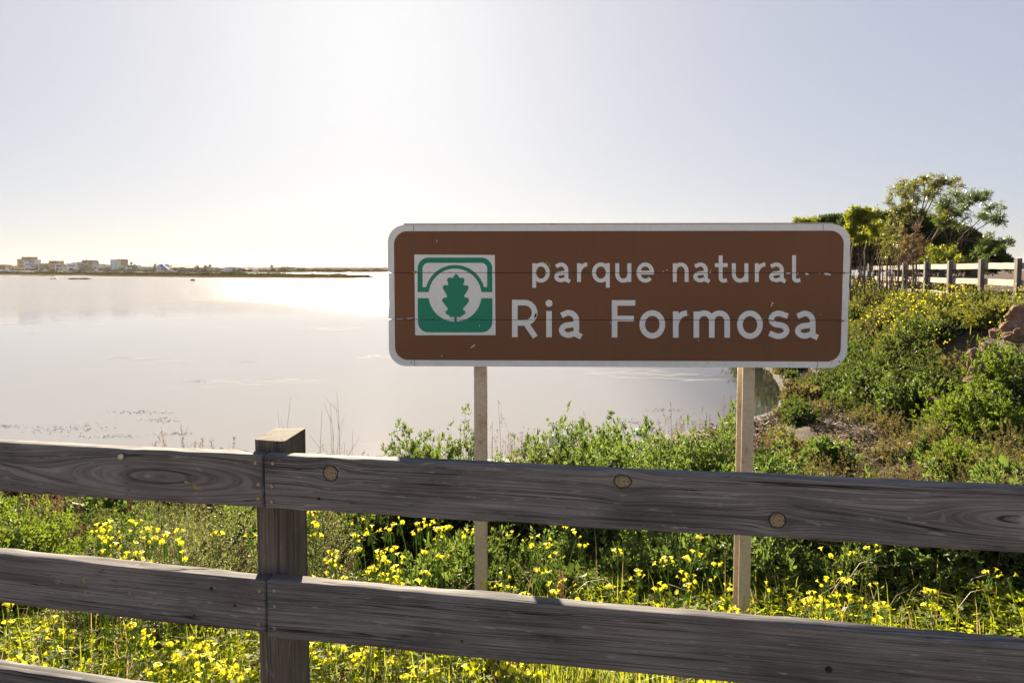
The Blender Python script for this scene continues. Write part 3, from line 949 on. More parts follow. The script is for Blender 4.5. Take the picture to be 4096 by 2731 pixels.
def square_post(x0, x1, y0, y1, ztop, zbot, seed):
    p = bpy.data.objects.new('post', None); link(p, fence)
    nx_ = 46; c_ = 0.007
    per = []
    # outline with small chamfers, subdivided so the grain can vary
    def seg(a, b, n): return [tuple(np.array(a) + (np.array(b) - np.array(a)) * i / n) for i in range(n)]
    per += seg((x0 + c_, y0), (x1 - c_, y0), 12) + seg((x1 - c_, y0), (x1, y0 + c_), 2) + seg((x1, y0 + c_), (x1, y1 - c_), 12) + seg((x1, y1 - c_), (x1 - c_, y1), 2)
    per += seg((x1 - c_, y1), (x0 + c_, y1), 6) + seg((x0 + c_, y1), (x0, y1 - c_), 2) + seg((x0, y1 - c_), (x0, y0 + c_), 6) + seg((x0, y0 + c_), (x0 + c_, y0), 2)
    per = np.array(per); k = len(per)
    zs = np.linspace(zbot, ztop, nx_)
    PX, PY = np.tile(per[:, 0], nx_), np.tile(per[:, 1], nx_)
    PZ = np.repeat(zs, k)
    topw = np.repeat(sstep(ztop - 0.02, ztop, zs), k)
    PZ = PZ + topw * (0.006 * (vnoise(PX * 30, PY * 30, seed) - .5) + 0.004 * (PY - y0) / (y1 - y0))
    arcl = np.tile(np.r_[0, np.cumsum(np.linalg.norm(np.diff(per, axis=0), axis=1))], nx_)
    g = arcl + 0.015 * (vnoise(PZ * 2.5, arcl * 7, seed) - .5)
    for kz, ka, kr in ((ztop - .49, .118, .012), (ztop - .8, .05, .010)):
        da, dz = arcl - ka, PZ - kz
        g = g - 0.7 * da * np.exp(-(dz / (kr * 3)) ** 2 - (da / (kr * 2.2)) ** 2)
    wob = 0.0022 * (vnoise(arcl * 26, PZ * 1.2, seed + 1) - .5)
    cx, cy_ = (x0 + x1) / 2, (y0 + y1) / 2
    V = np.stack([PX + np.sign(PX - cx) * wob, PY + np.sign(PY - cy_) * wob, PZ], -1)
    i = np.arange(nx_ - 1)[:, None] * k; j = np.arange(k)[None, :]
    Q = np.stack([i + j, i + (j + 1) % k, i + k + (j + 1) % k, i + k + j], -1).reshape(-1, 4)
    me = np_mesh('shaft', V, Q, M_POST, False, {'grain': g, 'along': PZ + seed, 'across': arcl})
    obj('shaft', me, p)
    topv = V[-k:]
    cen = topv.mean(0); cen[2] += 0.003
    me = np_mesh('top_end', np.vstack([topv + [0, 0, 0.0004], cen[None]]), np.array([(q, (q + 1) % k, k) for q in range(k)]), M_END)
    obj('top_end', me, p)
    return p
(pxl, pz_t) = fc(1016, 1740)
PT = CAM_Z - 0.500
square_post(-0.054, 0.044, 0.0465, 0.182, PT, -0.3, 3)
square_post(-0.03 - LEN, 0.07 - LEN, 0.0465, 0.176, PT + .01, -0.3, 4)
square_post(-0.03 + LEN, 0.07 + LEN, 0.0465, 0.176, PT - .01, -0.3, 5)

# the fence runs on for one more bay each way
for src, sgn in ((r2, 1), (r4, 1), (r6, 1), (r1, -1), (r3, -1), (r5, -1)):
    c = src.copy(); COL.objects.link(c); c.parent = fence
    c.location = src.location + Vector((sgn * (LEN + .006), 0, -math.tan(src.rotation_euler.y) * sgn * LEN))
square_post(-0.03 + 2 * LEN, 0.07 + 2 * LEN, 0.0465, 0.176, PT - .02, -0.3, 6)
square_post(-0.03 - 2 * LEN, 0.07 - 2 * LEN, 0.0465, 0.176, PT + .02, -0.3, 7)

# snail resting on the upper rail
sx_, sz_ = l1(493, 1824)
sp = r1.matrix_basis
snail = thing('snail', 'small pale banded snail on the face of the upper fence rail', 'snail', Matrix.Translation(F_O) @ Matrix.Rotation(F_ROT, 4, 'Z') @ sp @ Vector((sx_, -0.004, sz_)), F_ROT)
m = MB(); V, F = [], []
n, k = 40, 10
for i in range(n):
    a = i / (n - 1) * 2.6 * 2 * math.pi; g = 0.0012 + 0.0042 * (i / (n - 1)) ** 1.3; rr = 0.0012 + 0.0045 * (i / (n - 1)) ** 1.2
    for j in range(k):
        b = j / k * 2 * math.pi
        V.append(((rr + g * math.cos(b)) * math.cos(a), -0.004 + 0.005 * (1 - i / (n - 1)) * -1 + g * math.sin(b), (rr + g * math.cos(b)) * math.sin(a)))
for i in range(n - 1):
    for j in range(k):
        F.append((i * k + j, i * k + (j + 1) % k, (i + 1) * k + (j + 1) % k, (i + 1) * k + j))
m.add(V, F); m.obj('shell', simple_mat('snail_shell', (0.46, 0.40, 0.30), 0.4, 0.5, 0.5, 300), snail, smooth=True)
m = MB(); m.tube([(-.008, .001, -.004), (0, .0005, -.007), (.009, .001, -.006)], [.0015, .003, .001], 8); m.obj('body', simple_mat('snail_body', (0.16, 0.13, 0.10)), snail, smooth=True)

# ------------------------------------------------------------------ plants
def unit(v):
    return v / (np.linalg.norm(v, axis=-1, keepdims=True) + 1e-9)

def leaf_arr(P, D, L, W, g, fold=0.12, droop=0.08, wide=0.62):
    """kite-shaped folded leaves; returns V, F"""
    n = len(P)
    D = unit(D)
    S = unit(np.cross(D, g.normal(size=(n, 3))))
    N = np.cross(S, D)
    L = np.broadcast_to(np.asarray(L, float), (n,))[:, None]; W = np.broadcast_to(np.asarray(W, float), (n,))[:, None]
    mid = P + D * L * wide
    V = np.stack([P, mid + S * W / 2 + N * W * fold * 2, P + D * L - N * L * droop, mid - S * W / 2 + N * W * fold * 2], 1).reshape(-1, 3)
    b = np.arange(n)[:, None] * 4
    F = np.concatenate([b + np.array([0, 1, 2]), b + np.array([0, 2, 3])], 0)
    return V, F

def sticks_arr(A, B, r0, r1, bend=None, seg=2):
    """many thin three-sided stems from A to B"""
    n = len(A)
    d = unit(B - A)
    ref = np.where(np.abs(d[:, 2:3]) < 0.9, np.array([[0, 0, 1.0]]), np.array([[1.0, 0, 0]]))
    s = unit(np.cross(d, ref)); q = np.cross(d, s)
    r0 = np.broadcast_to(np.asarray(r0, float), (n,)); r1 = np.broadcast_to(np.asarray(r1, float), (n,))
    rings = []
    for k in range(seg + 1):
        f = k / seg
        c = A + (B - A) * f
        if bend is not None: c = c + bend * (4 * f * (1 - f))
        rr = (r0 + (r1 - r0) * f)[:, None]
        for a in (0, 2.094, 4.189):
            rings.append(c + rr * (math.cos(a) * s + math.sin(a) * q))
    V = np.stack(rings, 1).reshape(-1, 3)
    m = 3 * (seg + 1)
    fl = []
    for k in range(seg):
        for j in range(3):
            fl.append([3 * k + j, 3 * k + (j + 1) % 3, 3 * k + 3 + (j + 1) % 3, 3 * k + 3 + j])
    F = (np.arange(n)[:, None, None] * m + np.array(fl)[None]).reshape(-1, 4)
    return V, F

GREEN_FLESHY = leaf_mat('fleshy_leaf', [(0.0, (0.045, 0.076, 0.030)), (0.5, (0.069, 0.108, 0.036)), (0.85, (0.106, 0.147, 0.042)), (0.95, (0.250, 0.196, 0.050)), (1.0, (0.275, 0.206, 0.140))], (0.20, 0.29, 0.035), 0.46, 0.5, 0.2)
GREEN_GREY = leaf_mat('grey_green_leaf', [(0.0, (0.106, 0.113, 0.060)), (0.6, (0.150, 0.152, 0.075)), (1.0, (0.225, 0.196, 0.100))], (0.275, 0.314, 0.060), 0.4)
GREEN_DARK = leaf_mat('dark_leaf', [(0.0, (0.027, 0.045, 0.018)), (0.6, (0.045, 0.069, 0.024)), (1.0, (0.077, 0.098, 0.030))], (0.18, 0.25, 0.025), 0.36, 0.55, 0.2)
GREEN_BRIGHT = leaf_mat('bright_leaf', [(0.0, (0.053, 0.093, 0.022)), (0.6, (0.088, 0.137, 0.028)), (1.0, (0.138, 0.176, 0.034))], (0.25, 0.35, 0.022), 0.48, 0.5, 0.2)
GREEN_OCHRE = leaf_mat('ochre_leaf', [(0.0, (0.082, 0.060, 0.032)), (0.4, (0.113, 0.098, 0.042)), (0.75, (0.087, 0.105, 0.038)), (1.0, (0.154, 0.115, 0.062))], (0.256, 0.220, 0.055), 0.38, 0.7, 0.12)
BROWN_DRY = leaf_mat('dry_brown_leaf', [(0.0, (0.087, 0.050, 0.030)), (0.6, (0.154, 0.095, 0.055)), (1.0, (0.216, 0.150, 0.085))], (0.307, 0.180, 0.090), 0.35, 0.7, 0.15)
GREEN_SLOPE = leaf_mat('feathery_leaf', [(0.0, (0.053, 0.061, 0.020)), (0.6, (0.090, 0.094, 0.027)), (0.9, (0.144, 0.127, 0.040)), (1.0, (0.188, 0.118, 0.075))], (0.32, 0.34, 0.035), 0.44, 0.55, 0.2)
GREEN_CLOVER = leaf_mat('clover_leaf', [(0.0, (0.075, 0.122, 0.014)), (0.6, (0.131, 0.186, 0.018)), (0.95, (0.225, 0.240, 0.022)), (1.0, (0.350, 0.235, 0.040))], (0.52, 0.60, 0.010), 0.60, 0.55, 0.10)
GREEN_GRASS = leaf_mat('grass_blade', [(0.0, (0.088, 0.137, 0.024)), (0.7, (0.150, 0.196, 0.032)), (0.9, (0.250, 0.235, 0.050)), (1.0, (0.475, 0.294, 0.150))], (0.475, 0.510, 0.040), 0.5, 0.4, 0.4)
YELLOW_PETAL = leaf_mat('yellow_petal', [(0.0, (0.74, 0.66, 0.022)), (1.0, (0.82, 0.76, 0.045))], (0.92, 0.86, 0.03), 0.5, 0.5, 0.2, 0.12)
GREEN_STEM = leaf_mat('green_stem', [(0.0, (0.10, 0.18, 0.03)), (1.0, (0.17, 0.25, 0.05))], (0.35, 0.48, 0.05), 0.4)
M_BARK = simple_mat('shrub_bark', (0.13, 0.095, 0.065), 0.9, 0.15, 0.4, 60, 0.4)
M_TWIG = simple_mat('dry_twig', (0.26, 0.19, 0.13), 0.85, 0.15, 0.35, 60)
M_TRUNK = simple_mat('tree_bark', (0.15, 0.115, 0.085), 0.9, 0.15, 0.4, 25, 0.6)

def shrub_meshes(seed, Rr, H, kind, dist=5.0):
    """dome of leafy shoots on branching stems, leaves at their real size (coarser far away)"""
    K = KINDS_S[kind]
    g = np.random.default_rng(seed)
    f = max(1.0, dist / 5.5)
    L, W, slen, per = K['L'] * f ** .85, K['W'] * f ** .9, K['slen'] * f ** .35, K['per']
    area = 2 * math.pi * Rr * (0.5 * Rr + 0.5 * H)
    n = int(min(2600, max(60, K['dens'] * area / f ** 1.75)))
    th = g.uniform(0, 2 * math.pi, n); cz = np.abs(g.uniform(-0.25, 1, n))
    sr = np.sqrt(1 - cz ** 2)
    d = np.stack([sr * np.cos(th), sr * np.sin(th), cz], -1)
    lump = K['lump']
    lum = 1 + lump * (2 * vnoise(d[:, 0] * 2.0 + seed, d[:, 1] * 2.0 + d[:, 2] * 2, seed) - 1) + lump * .8 * (2 * vnoise(d[:, 0] * 4.5 + seed, d[:, 1] * 4.5 + d[:, 2] * 4, seed + 3) - 1)
    rad = np.where(g.random(n) < K['inner'], g.uniform(0.40, 0.92, n), g.uniform(0.88, 1.03, n)) * lum
    rad = np.where(g.random(n) < .05, rad * 1.13, rad)
    tip = d * rad[:, None] * np.array([Rr, Rr, H])
    tip[:, 2] = np.maximum(tip[:, 2], 0.02)
    sd = unit(d * np.array([1, 1, .6]) * K['flop'] + np.array([0, 0, K['up']]) + g.normal(size=(n, 3)) * 0.28)
    base = tip - sd * slen
    u = g.random((n, per)) ** 0.8
    P = (base[:, None, :] + sd[:, None, :] * slen * u[..., None]).reshape(-1, 3)
    rv = unit(g.normal(size=(n * per, 3)))
    D = unit(np.repeat(sd, per, 0) * 0.9 + rv * (1.05 - 0.5 * u.reshape(-1, 1)))
    V, F = leaf_arr(P, D, L * g.uniform(0.65, 1.2, n * per), W * g.uniform(0.7, 1.2, n * per), g)
    # oversized leaves added deep inside to block light and darken the near sides
    nc = int(n * K['core'])
    dc = unit(g.normal(size=(nc, 3))); dc[:, 2] = np.abs(dc[:, 2])
    Pc = dc * g.uniform(.25, .80, nc)[:, None] * np.array([Rr, Rr, H])
    Vc, Fc = leaf_arr(Pc, g.normal(size=(nc, 3)), L * 2.2, L * 1.5, g)
    V, F = np.vstack([V, Vc]), np.vstack([F, Fc + len(V)])
    fm = np_mesh('foliage', V, F, K['leaf'])
    k = max(4, int(n * 0.2 * K['stems'])); idx = g.choice(n, min(n, k), replace=False); k = len(idx)
    r = K['r'] * f ** .5
    A = np.stack([g.normal(0, 0.12, k) * Rr, g.normal(0, 0.12, k) * Rr, np.full(k, -0.03)], -1)
    mid = A * 0.4 + base[idx] * 0.6; mid[:, 2] *= 0.75
    bend = g.normal(0, 0.02, (k, 3))
    V1, F1 = sticks_arr(A, mid, r * 1.6, r, bend, 2)
    V2, F2 = sticks_arr(mid, tip[idx], r, r * 0.35, bend * .6, 2)
    sm = np_mesh('branches', np.vstack([V1, V2]), np.vstack([F1, F2 + len(V1)]), K['stem'])
    return fm, sm

def kd(leaf, stem, L, W, slen, per, dens, lump=.3, inner=.35, flop=.5, up=.6, r=.0028, stems=1.0, core=1.2):
    return dict(leaf=leaf, stem=stem, L=L, W=W, slen=slen, per=per, dens=dens, lump=lump, inner=inner, flop=flop, up=up, r=r, stems=stems, core=core)
KINDS_S = {
    'fleshy': kd(GREEN_FLESHY, M_BARK, .037, .0126, .085, 13, 780, .26, .45, core=1.5),
    'bright': kd(GREEN_BRIGHT, M_BARK, .032, .0100, .075, 13, 900, .3, .5),
    'wiry': kd(GREEN_GREY, M_TWIG, .014, .0066, .12, 15, 800, .30, .55, 1.0, .25, .0028, 1.2, .5),
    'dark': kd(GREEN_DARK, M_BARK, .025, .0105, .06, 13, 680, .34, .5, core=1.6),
    'ochre': kd(GREEN_OCHRE, M_TWIG, .020, .0060, .11, 15, 560, .42, .4, .5, .9, core=.7),
    'dry': kd(BROWN_DRY, M_TWIG, .015, .0048, .12, 14, 420, .42, .4, .5, 1.0, .003, 1.8, .3),
    'feathery': kd(GREEN_SLOPE, M_TWIG, .024, .0062, .10, 15, 800, .34, .5, .8, .6, .0025)}
NAMES = {'fleshy': 'fleshy_shrub', 'bright': 'green_shrub', 'wiry': 'wiry_shrub', 'dark': 'dark_shrub', 'ochre': 'ochre_shrub', 'dry': 'dry_shrub', 'feathery': 'feathery_shrub'}
POOL = {}
SEED = [1000]
def shrub(kind, x, y, rx, h, label, group, pool=None):
    """pool: share meshes among look-alikes of one size"""
    if pool:
        if (pool, kind) not in POOL:
            POOL[(pool, kind)] = [shrub_meshes(5000 + 7 * i + len(POOL) * 31, rx, h, kind, y) + (rx, h) for i in range(3)]
        fm, sm, r0, h0 = POOL[(pool, kind)][rnd.randrange(3)]
        s = ((rx / r0) + (h / h0)) / 2
        sc_ = (s * rnd.uniform(.9, 1.1), s * rnd.uniform(.9, 1.1), s)
    else:
        SEED[0] += 1
        fm, sm = shrub_meshes(SEED[0], rx, h, kind, y)
        sc_ = None
    o = thing(NAMES[kind], label, 'shrub', (x, y, gz1(x, y)), rnd.uniform(0, 6.28), group, sc_)
    obj('foliage', fm, o); obj('branches', sm, o)
    return o

def shrub_px(kind, px, py_top, wpx, Y, label, group, hmin=0.25, wide=1.45, pool=None):
    p = at_y(px, py_top, Y)
    g_ = gz1(p.x, Y)
    return shrub(kind, p.x, Y, max(0.10, wide * wpx / 2 * Y / FPX), max(hmin, (p.z - g_) * 0.92), label, group, pool)

G_BANK = 'fleshy shrubs between the fence and the water'
for px, py, w, Y, lab in [
    (1650, 1735, 190, 5.6, 'fleshy green shrub with a curved sprig over the water, before the near sign post'),
    (1755, 1722, 150, 5.4, 'rounded fleshy shrub just before the near sign post, against the water'),
    (1860, 1712, 130, 5.5, 'upright fleshy shrub rising behind the near sign post'),
    (2030, 1815, 200, 4.9, 'low fleshy shrub at the foot of the brown dry twigs after the near post'),
    (2160, 1755, 220, 5.0, 'yellow green fleshy shrub under the middle of the sign'),
    (2290, 1730, 220, 5.2, 'spreading fleshy shrub in front of the white plastic bag'),
    (2430, 1635, 230, 5.4, 'tallest fleshy shrub, its crown high under the word Formosa'),
    (2555, 1690, 150, 5.5, 'slim fleshy shrub leaning over the green plastic scrap'),
    (2620, 1800, 260, 4.6, 'dusky fleshy shrub right of the tallest one, close to the rail'),
    (2760, 1690, 220, 5.3, 'broad fleshy shrub below the brown heath shrub'),
    (2880, 1665, 230, 5.2, 'fleshy shrub full of pale twigs before the second sign post'),
    (2960, 1820, 240, 4.4, 'twiggy fleshy shrub behind the second sign post, at the rail'),
    (3090, 1730, 170, 5.0, 'tall narrow fleshy shrub beyond the second sign post'),
    (3190, 1835, 230, 4.4, 'fleshy shrub spreading past the second sign post along the rail'),
    (2440, 1800, 320, 4.5, 'dark hollow fleshy shrub close behind the upper rail')]:
    shrub_px('fleshy', px, py, w, Y, lab, G_BANK)
for px, py, w, Y, lab in [
    (3760, 1895, 330, 3.9, 'low fleshy shrub peeping over the top rail below the dry wrack'),
    (3930, 1880, 280, 3.8, 'low fleshy shrub with pale upright leaves over the top rail'),
    (4080, 1895, 260, 3.7, 'low fleshy shrub over the top rail at the frame edge'),
    (3560, 1955, 260, 3.9, 'small fleshy shrub hardly reaching above the top rail')]:
    shrub_px('fleshy', px, py, w, Y, lab, G_BANK)
for k, (px, py, w) in enumerate([(1960, 1800, 200), (2100, 1775, 220), (2230, 1765, 220), (2370, 1715, 220), (2500, 1715, 220), (2650, 1715, 220), (2790, 1690, 240), (2920, 1690, 220), (3060, 1765, 200), (1700, 1790, 220)]):
    shrub_px('fleshy', px, py, w, 5.9 + .1 * (k % 3), 'fleshy shrub in the second row, filling in behind the front shrubs', 'second row of fleshy shrubs', pool='row2')
for k, x in enumerate(np.arange(-3.9, -0.6, .55)):
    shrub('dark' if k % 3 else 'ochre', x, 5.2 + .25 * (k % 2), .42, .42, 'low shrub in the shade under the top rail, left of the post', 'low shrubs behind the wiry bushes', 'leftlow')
k = 0
for x in np.arange(-5.4, -1.0, .5):
    for Y in (6.3, 7.2):
        k += 1
        if abs(x) / Y > .80: continue
        shrub(('ochre', 'dry', 'dark', 'fleshy')[k % 4], x + rnd.uniform(-.15, .15), Y + rnd.uniform(-.2, .2), .45, rnd.uniform(.30, .40), 'low marsh shrub glimpsed under the top rail near the water, left of the post', 'marsh shrubs near the water, left of the post', 'leftfar')
# darker fleshy plants filling the gap between the rails
i = 0
for x in np.arange(-0.35, 3.4, 0.34):
    for Y, hh in ((3.75, 0.34), (4.25, 0.40)):
        xx = x + rnd.uniform(-.12, .12); yy = Y + rnd.uniform(-.12, .12)
        if xx / yy > 0.85: continue
        kk = 'fleshy' if rnd.random() < .75 else 'dark'; pq = CX + FPX * xx / yy
        wh = 'before the near sign post' if pq < 1900 else 'between the two sign posts' if pq < 2960 else 'beyond the second sign post'
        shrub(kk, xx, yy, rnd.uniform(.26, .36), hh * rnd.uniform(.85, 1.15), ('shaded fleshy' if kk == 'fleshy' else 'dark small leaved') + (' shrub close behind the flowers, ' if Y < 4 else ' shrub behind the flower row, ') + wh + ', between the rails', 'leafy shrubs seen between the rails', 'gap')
# left of the post
shrub_px('bright', 45, 1985, 380, 4.2, 'bright yellow green shrub under the top rail at the left edge', 'shrubs seen under the top rail, left of the post')
shrub_px('dry', 300, 1975, 220, 5.2, 'dark brown heath shrub in the shade under the top rail', 'shrubs seen under the top rail, left of the post')
for px, py, w, Y, lab in [(620, 2010, 480, 4.1, 'wide grey green wiry bush under the top rail'), (860, 2000, 420, 3.9, 'wiry grey green bush against the fence post'),
                          (420, 2100, 340, 3.6, 'wiry bush with long bleached twigs over the middle rail'), (720, 2120, 420, 3.45, 'low tangled wiry bush with yellow flowers in it'),
                          (1290, 2040, 260, 3.9, 'dark wiry bush on the far side of the fence post'), (1270, 1790, 130, 5.0, 'wiry bush with thin tall twigs beside the top of the post')]:
    shrub_px('wiry', px, py, w, Y, lab, 'wiry bushes by the fence post')
shrub_px('fleshy', 930, 2010, 300, 4.6, 'leafy shrub behind the wiry bush at the fence post', G_BANK)
shrub_px('fleshy', 520, 2030, 300, 4.8, 'leafy shrub in the dark behind the widest wiry bush', G_BANK)
# brown heath along the water
G_HEATH = 'brown heath shrubs on the water edge'
for px, py, w, Y, lab in [(2010, 1725, 150, 6.2, 'sparse brown heath shrub just after the near sign post'), (2090, 1735, 110, 6.0, 'small brown heath shrub below the oak leaf emblem'),
                          (2330, 1715, 120, 6.6, 'thin brown twigs between the bag and the tallest shrub'), (2700, 1640, 150, 7.0, 'rusty heath shrub at the mud bank'),
                          (2820, 1612, 210, 7.2, 'wide rusty heath shrub against the water before the second sign post'), (2930, 1605, 140, 7.0, 'rusty heath shrub touching the second sign post'),
                          (3070, 1640, 130, 7.4, 'rusty heath shrub just beyond the second sign post'), (1545, 1835, 160, 8.4, 'flat mat of brown wrack at the water line'),
                          (1300, 1790, 70, 6.0, 'little brown sprig bush beside the post'), (1365, 1800, 60, 6.4, 'dead brown tuft over the rail after the post')]:
    shrub_px('dry', px, py, w, Y, lab, G_HEATH, 0.08)
# salt-marsh shrubs on the flat
G_FLAT = 'salt marsh shrubs on the wrack flat'
for kind, px, py, w, Y, lab in [
    ('ochre', 3290, 1490, 110, 15.0, 'ochre tuft on the shore under the sign corner'), ('dark', 3360, 1480, 120, 14.6, 'dark tuft where the shore meets the bank'), ('dry', 3340, 1510, 110, 14.0, 'brown twigs on the narrow shore'), ('ochre', 3400, 1500, 120, 13.2, 'olive tuft at the foot of the dark shrubs'),
    ('dark', 3210, 1585, 110, 11.0, 'dark dead stump like shrub leaning at the mud edge'), ('ochre', 3110, 1700, 120, 8.6, 'reddish marsh shrub by the second sign post'),
    ('ochre', 3260, 1590, 150, 12.0, 'flat ochre shrub along the mud edge'), ('ochre', 3310, 1530, 120, 13.5, 'ochre tuft on the shore tip'),
    ('dark', 3355, 1555, 90, 12.5, 'small round dark green shrub on the wrack'), ('ochre', 3440, 1560, 140, 12.0, 'yellow green marsh shrub under the big dark shrub'),
    ('ochre', 3500, 1580, 130, 11.0, 'tall yellow green marsh shrub in mid flat'), ('ochre', 3560, 1620, 120, 10.2, 'ochre marsh shrub on the dark wrack'),
    ('dry', 3655, 1565, 110, 11.0, 'bare grey brown twiggy shrub'), ('ochre', 3605, 1575, 80, 10.8, 'bright ochre tuft beside the bare twiggy shrub'),
    ('ochre', 3690, 1680, 200, 9.2, 'large ochre marsh shrub'), ('ochre', 3790, 1660, 220, 9.0, 'rust tinted ochre marsh shrub near the bright green bush'),
    ('dry', 3640, 1740, 120, 8.6, 'pinkish dry brush clump'), ('ochre', 3560, 1730, 150, 8.4, 'grass like ochre clump'),
    ('fleshy', 3310, 1740, 150, 8.2, 'small bright shrub among wrack'), ('dry', 3360, 1700, 90, 8.8, 'little rusty tuft on wrack'),
    ('ochre', 3430, 1830, 260, 6.6, 'wide pale ochre shrub above the rail'), ('ochre', 3560, 1840, 180, 6.4, 'olive clump above the rail'),
    ('dark', 3700, 1700, 60, 8.0, 'tiny dark upright sprig'), ('bright', 3850, 1780, 200, 7.4, 'light green leafy shrub on the flat'),
    ('ochre', 3970, 1790, 230, 7.0, 'brown green shrub at the frame edge'), ('ochre', 4070, 1700, 180, 7.8, 'ochre shrub at the frame edge, above the brown green one'),
    ('ochre', 3920, 1740, 170, 8.0, 'yellowish clump below the bright green bush'), ('ochre', 4050, 1850, 160, 6.0, 'coarse ochre clump over the rail at the frame edge')]:
    shrub_px(kind, px, py, w, Y, lab, G_FLAT, 0.10)
for k in range(34):
    Y = rnd.uniform(6.2, 11.8); x = rnd.uniform(.40, .80) * Y
    d_ = float(poly_dist(np.array([x]), np.array([Y]), SHORE)[0])
    if d_ < 1.1 or (1.8 < d_ < 2.8 and rnd.random() < .6): continue
    kind = rnd.choice(['ochre', 'ochre', 'ochre', 'dry', 'fleshy', 'feathery'])
    shrub(kind, x, Y, rnd.uniform(.22, .36), rnd.uniform(.16, .34), {'ochre': 'small ochre', 'dry': 'small dry brown', 'fleshy': 'small green', 'feathery': 'small olive'}[kind] + ' tuft on the wrack flat, ' + ('by the mud edge' if d_ < 2 else 'in the middle of the flat' if Y > 8.5 else 'near the top rail'), 'tufts on the wrack flat', 'tuft')
for k in range(22):
    q = rnd.uniform(0, 1); Y = 11.6 + 7.0 * q
    x = float(np.interp(Y, [11.2, 12.3, 14.2, 17, 20], [3.5, 4.8, 5.7, 6.5, 6.9])) + rnd.uniform(.25, .75)
    kind = rnd.choice(['ochre', 'dry', 'dark', 'ochre'])
    shrub(kind, x, Y, rnd.uniform(.20, .38), rnd.uniform(.12, .30), {'ochre': 'tawny', 'dry': 'brown', 'dark': 'dark green'}[kind] + ' tuft fringing the mud shore ' + ('under the sign corner' if Y > 14 else 'beyond the second sign post'), 'tufts fringing the mud shore', 'fringe')
for k, (r_, Y, h) in enumerate([(.365, 22.5, 1.5), (.385, 23.5, 1.9), (.405, 22.0, 1.6), (.425, 24.5, 2.2), (.375, 26.5, 2.4), (.445, 21.5, 1.3)]):
    shrub('dark', r_ * Y, Y, 1.1, h, 'tall dark shrub on the bank behind the sign, mirrored in the inlet', 'tall shrubs behind the sign', 'behind')
# bank below the far fence
G_SLOPE = 'shrubs on the bank below the far fence'
for kind, px, py, w, Y, lab in [
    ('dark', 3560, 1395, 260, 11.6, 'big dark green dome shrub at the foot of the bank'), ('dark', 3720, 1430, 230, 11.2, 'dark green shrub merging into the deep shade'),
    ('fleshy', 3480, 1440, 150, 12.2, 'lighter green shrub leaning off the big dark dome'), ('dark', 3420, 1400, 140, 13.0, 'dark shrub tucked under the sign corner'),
    ('dark', 3330, 1470, 150, 13.6, 'dark shrub peeping out below the sign corner'), ('fleshy', 3640, 1480, 200, 10.8, 'leafy front of the dark dome shrub'),
    ('dark', 3640, 1290, 180, 13.0, 'grey green cushion shrub halfway up the bank'), ('dark', 3740, 1260, 190, 13.2, 'grey green cushion with flowers above it'),
    ('dark', 3560, 1340, 150, 13.0, 'small cushion shrub over the dark dome'), ('dark', 3450, 1300, 130, 14.5, 'dark cushion next to the sign edge'),
    ('bright', 3870, 1530, 240, 9.4, 'bright green bush below the boulders'), ('bright', 4010, 1570, 260, 8.9, 'bright green bush at the frame edge'),
    ('dark', 3960, 1640, 240, 8.8, 'dark underside bush below the bright green bush'), ('bright', 3990, 1375, 160, 9.8, 'grey green bush in front of the boulders'),
    ('dark', 4080, 1390, 150, 9.4, 'thin dark bush with a dead bough beside the boulders'), ('bright', 4065, 1400, 200, 10.3, 'leafy bush covering the bank beside the flat orange boulder'), ('dark', 4010, 1430, 200, 10.1, 'shaded bush under the flat orange boulder'), ('feathery', 4080, 1470, 220, 9.6, 'olive bush above the bright one at the frame edge'),
    ('dark', 3820, 1470, 120, 11.4, 'shaded bush beside the lowest boulder')]:
    shrub_px(kind, px, py, w, Y, lab, G_SLOPE)
for k in range(175):
    e_ = rnd.uniform(0.7, 4.4); Y = rnd.uniform(11.5, 24)
    x = float(np.interp(Y, TOE[:, 1], TOE[:, 0])) + e_
    pxx = CX + FPX * x / Y
    if pxx < (2960 if Y > 18 else 3330) or pxx > 4180 or (e_ < 1.2 and Y < 13): continue
    if pxx > 3880 and Y < 12.5: continue
    kind = rnd.choice(['feathery'] * 4 + ['dark', 'ochre'])
    adj = {'feathery': 'feathery olive', 'dark': 'dark green cushion', 'ochre': 'tawny'}[kind]
    where = 'just below the far fence' if e_ > 2.9 else 'halfway up the flowering bank' if e_ > 1.8 else 'low on the flowering bank'
    side = 'close to the sign edge' if pxx < 3560 else 'under the tall acacias' if pxx < 3800 else 'towards the boulders'
    shrub(kind, x, Y, rnd.uniform(.42, .70), rnd.uniform(.30, .46), adj + ' shrub ' + where + ', ' + side, 'shrubs on the flowering bank', 'bank')

# ------------------------------------------------------------------ yellow oxalis plants: curved stem, umbel of funnel flowers and hanging buds
def funnel_mesh(seed, open_=1.0):
    g = random.Random(seed); m = MB(); n = 5
    L = 0.024
    for p in range(n):
        a0 = 2 * math.pi * p / n + g.uniform(-.1, .1)
        w = 2 * math.pi / n * 0.56
        rows = [(0.0015, 0.0, w), (0.0035, L * .45, w), (0.0085 * open_, L * .85, w * 1.0), (0.0150 * open_, L * (1.03 - .05 * open_), w * .92), (0.0172 * open_, L * (1.02 - .10 * open_), w * .45)]
        V = []
        for r_, z_, ww in rows:
            for s in (-1, 0, 1):
                bulge = 1.0 if s else 1.06
                V.append((r_ * bulge * math.cos(a0 + s * ww), r_ * bulge * math.sin(a0 + s * ww), z_))
        F = []
        for i in range(len(rows) - 1):
            for j in range(2):
                F.append((3 * i + j, 3 * i + j + 1, 3 * i + 4 + j, 3 * i + 3 + j))
        m.add(V, F)
    return m.mesh('flower', YELLOW_PETAL, True)
FLOWERS = [funnel_mesh(1, .85), funnel_mesh(2, 0.65), funnel_mesh(3, 0.42), funnel_mesh(4, 1.0)]

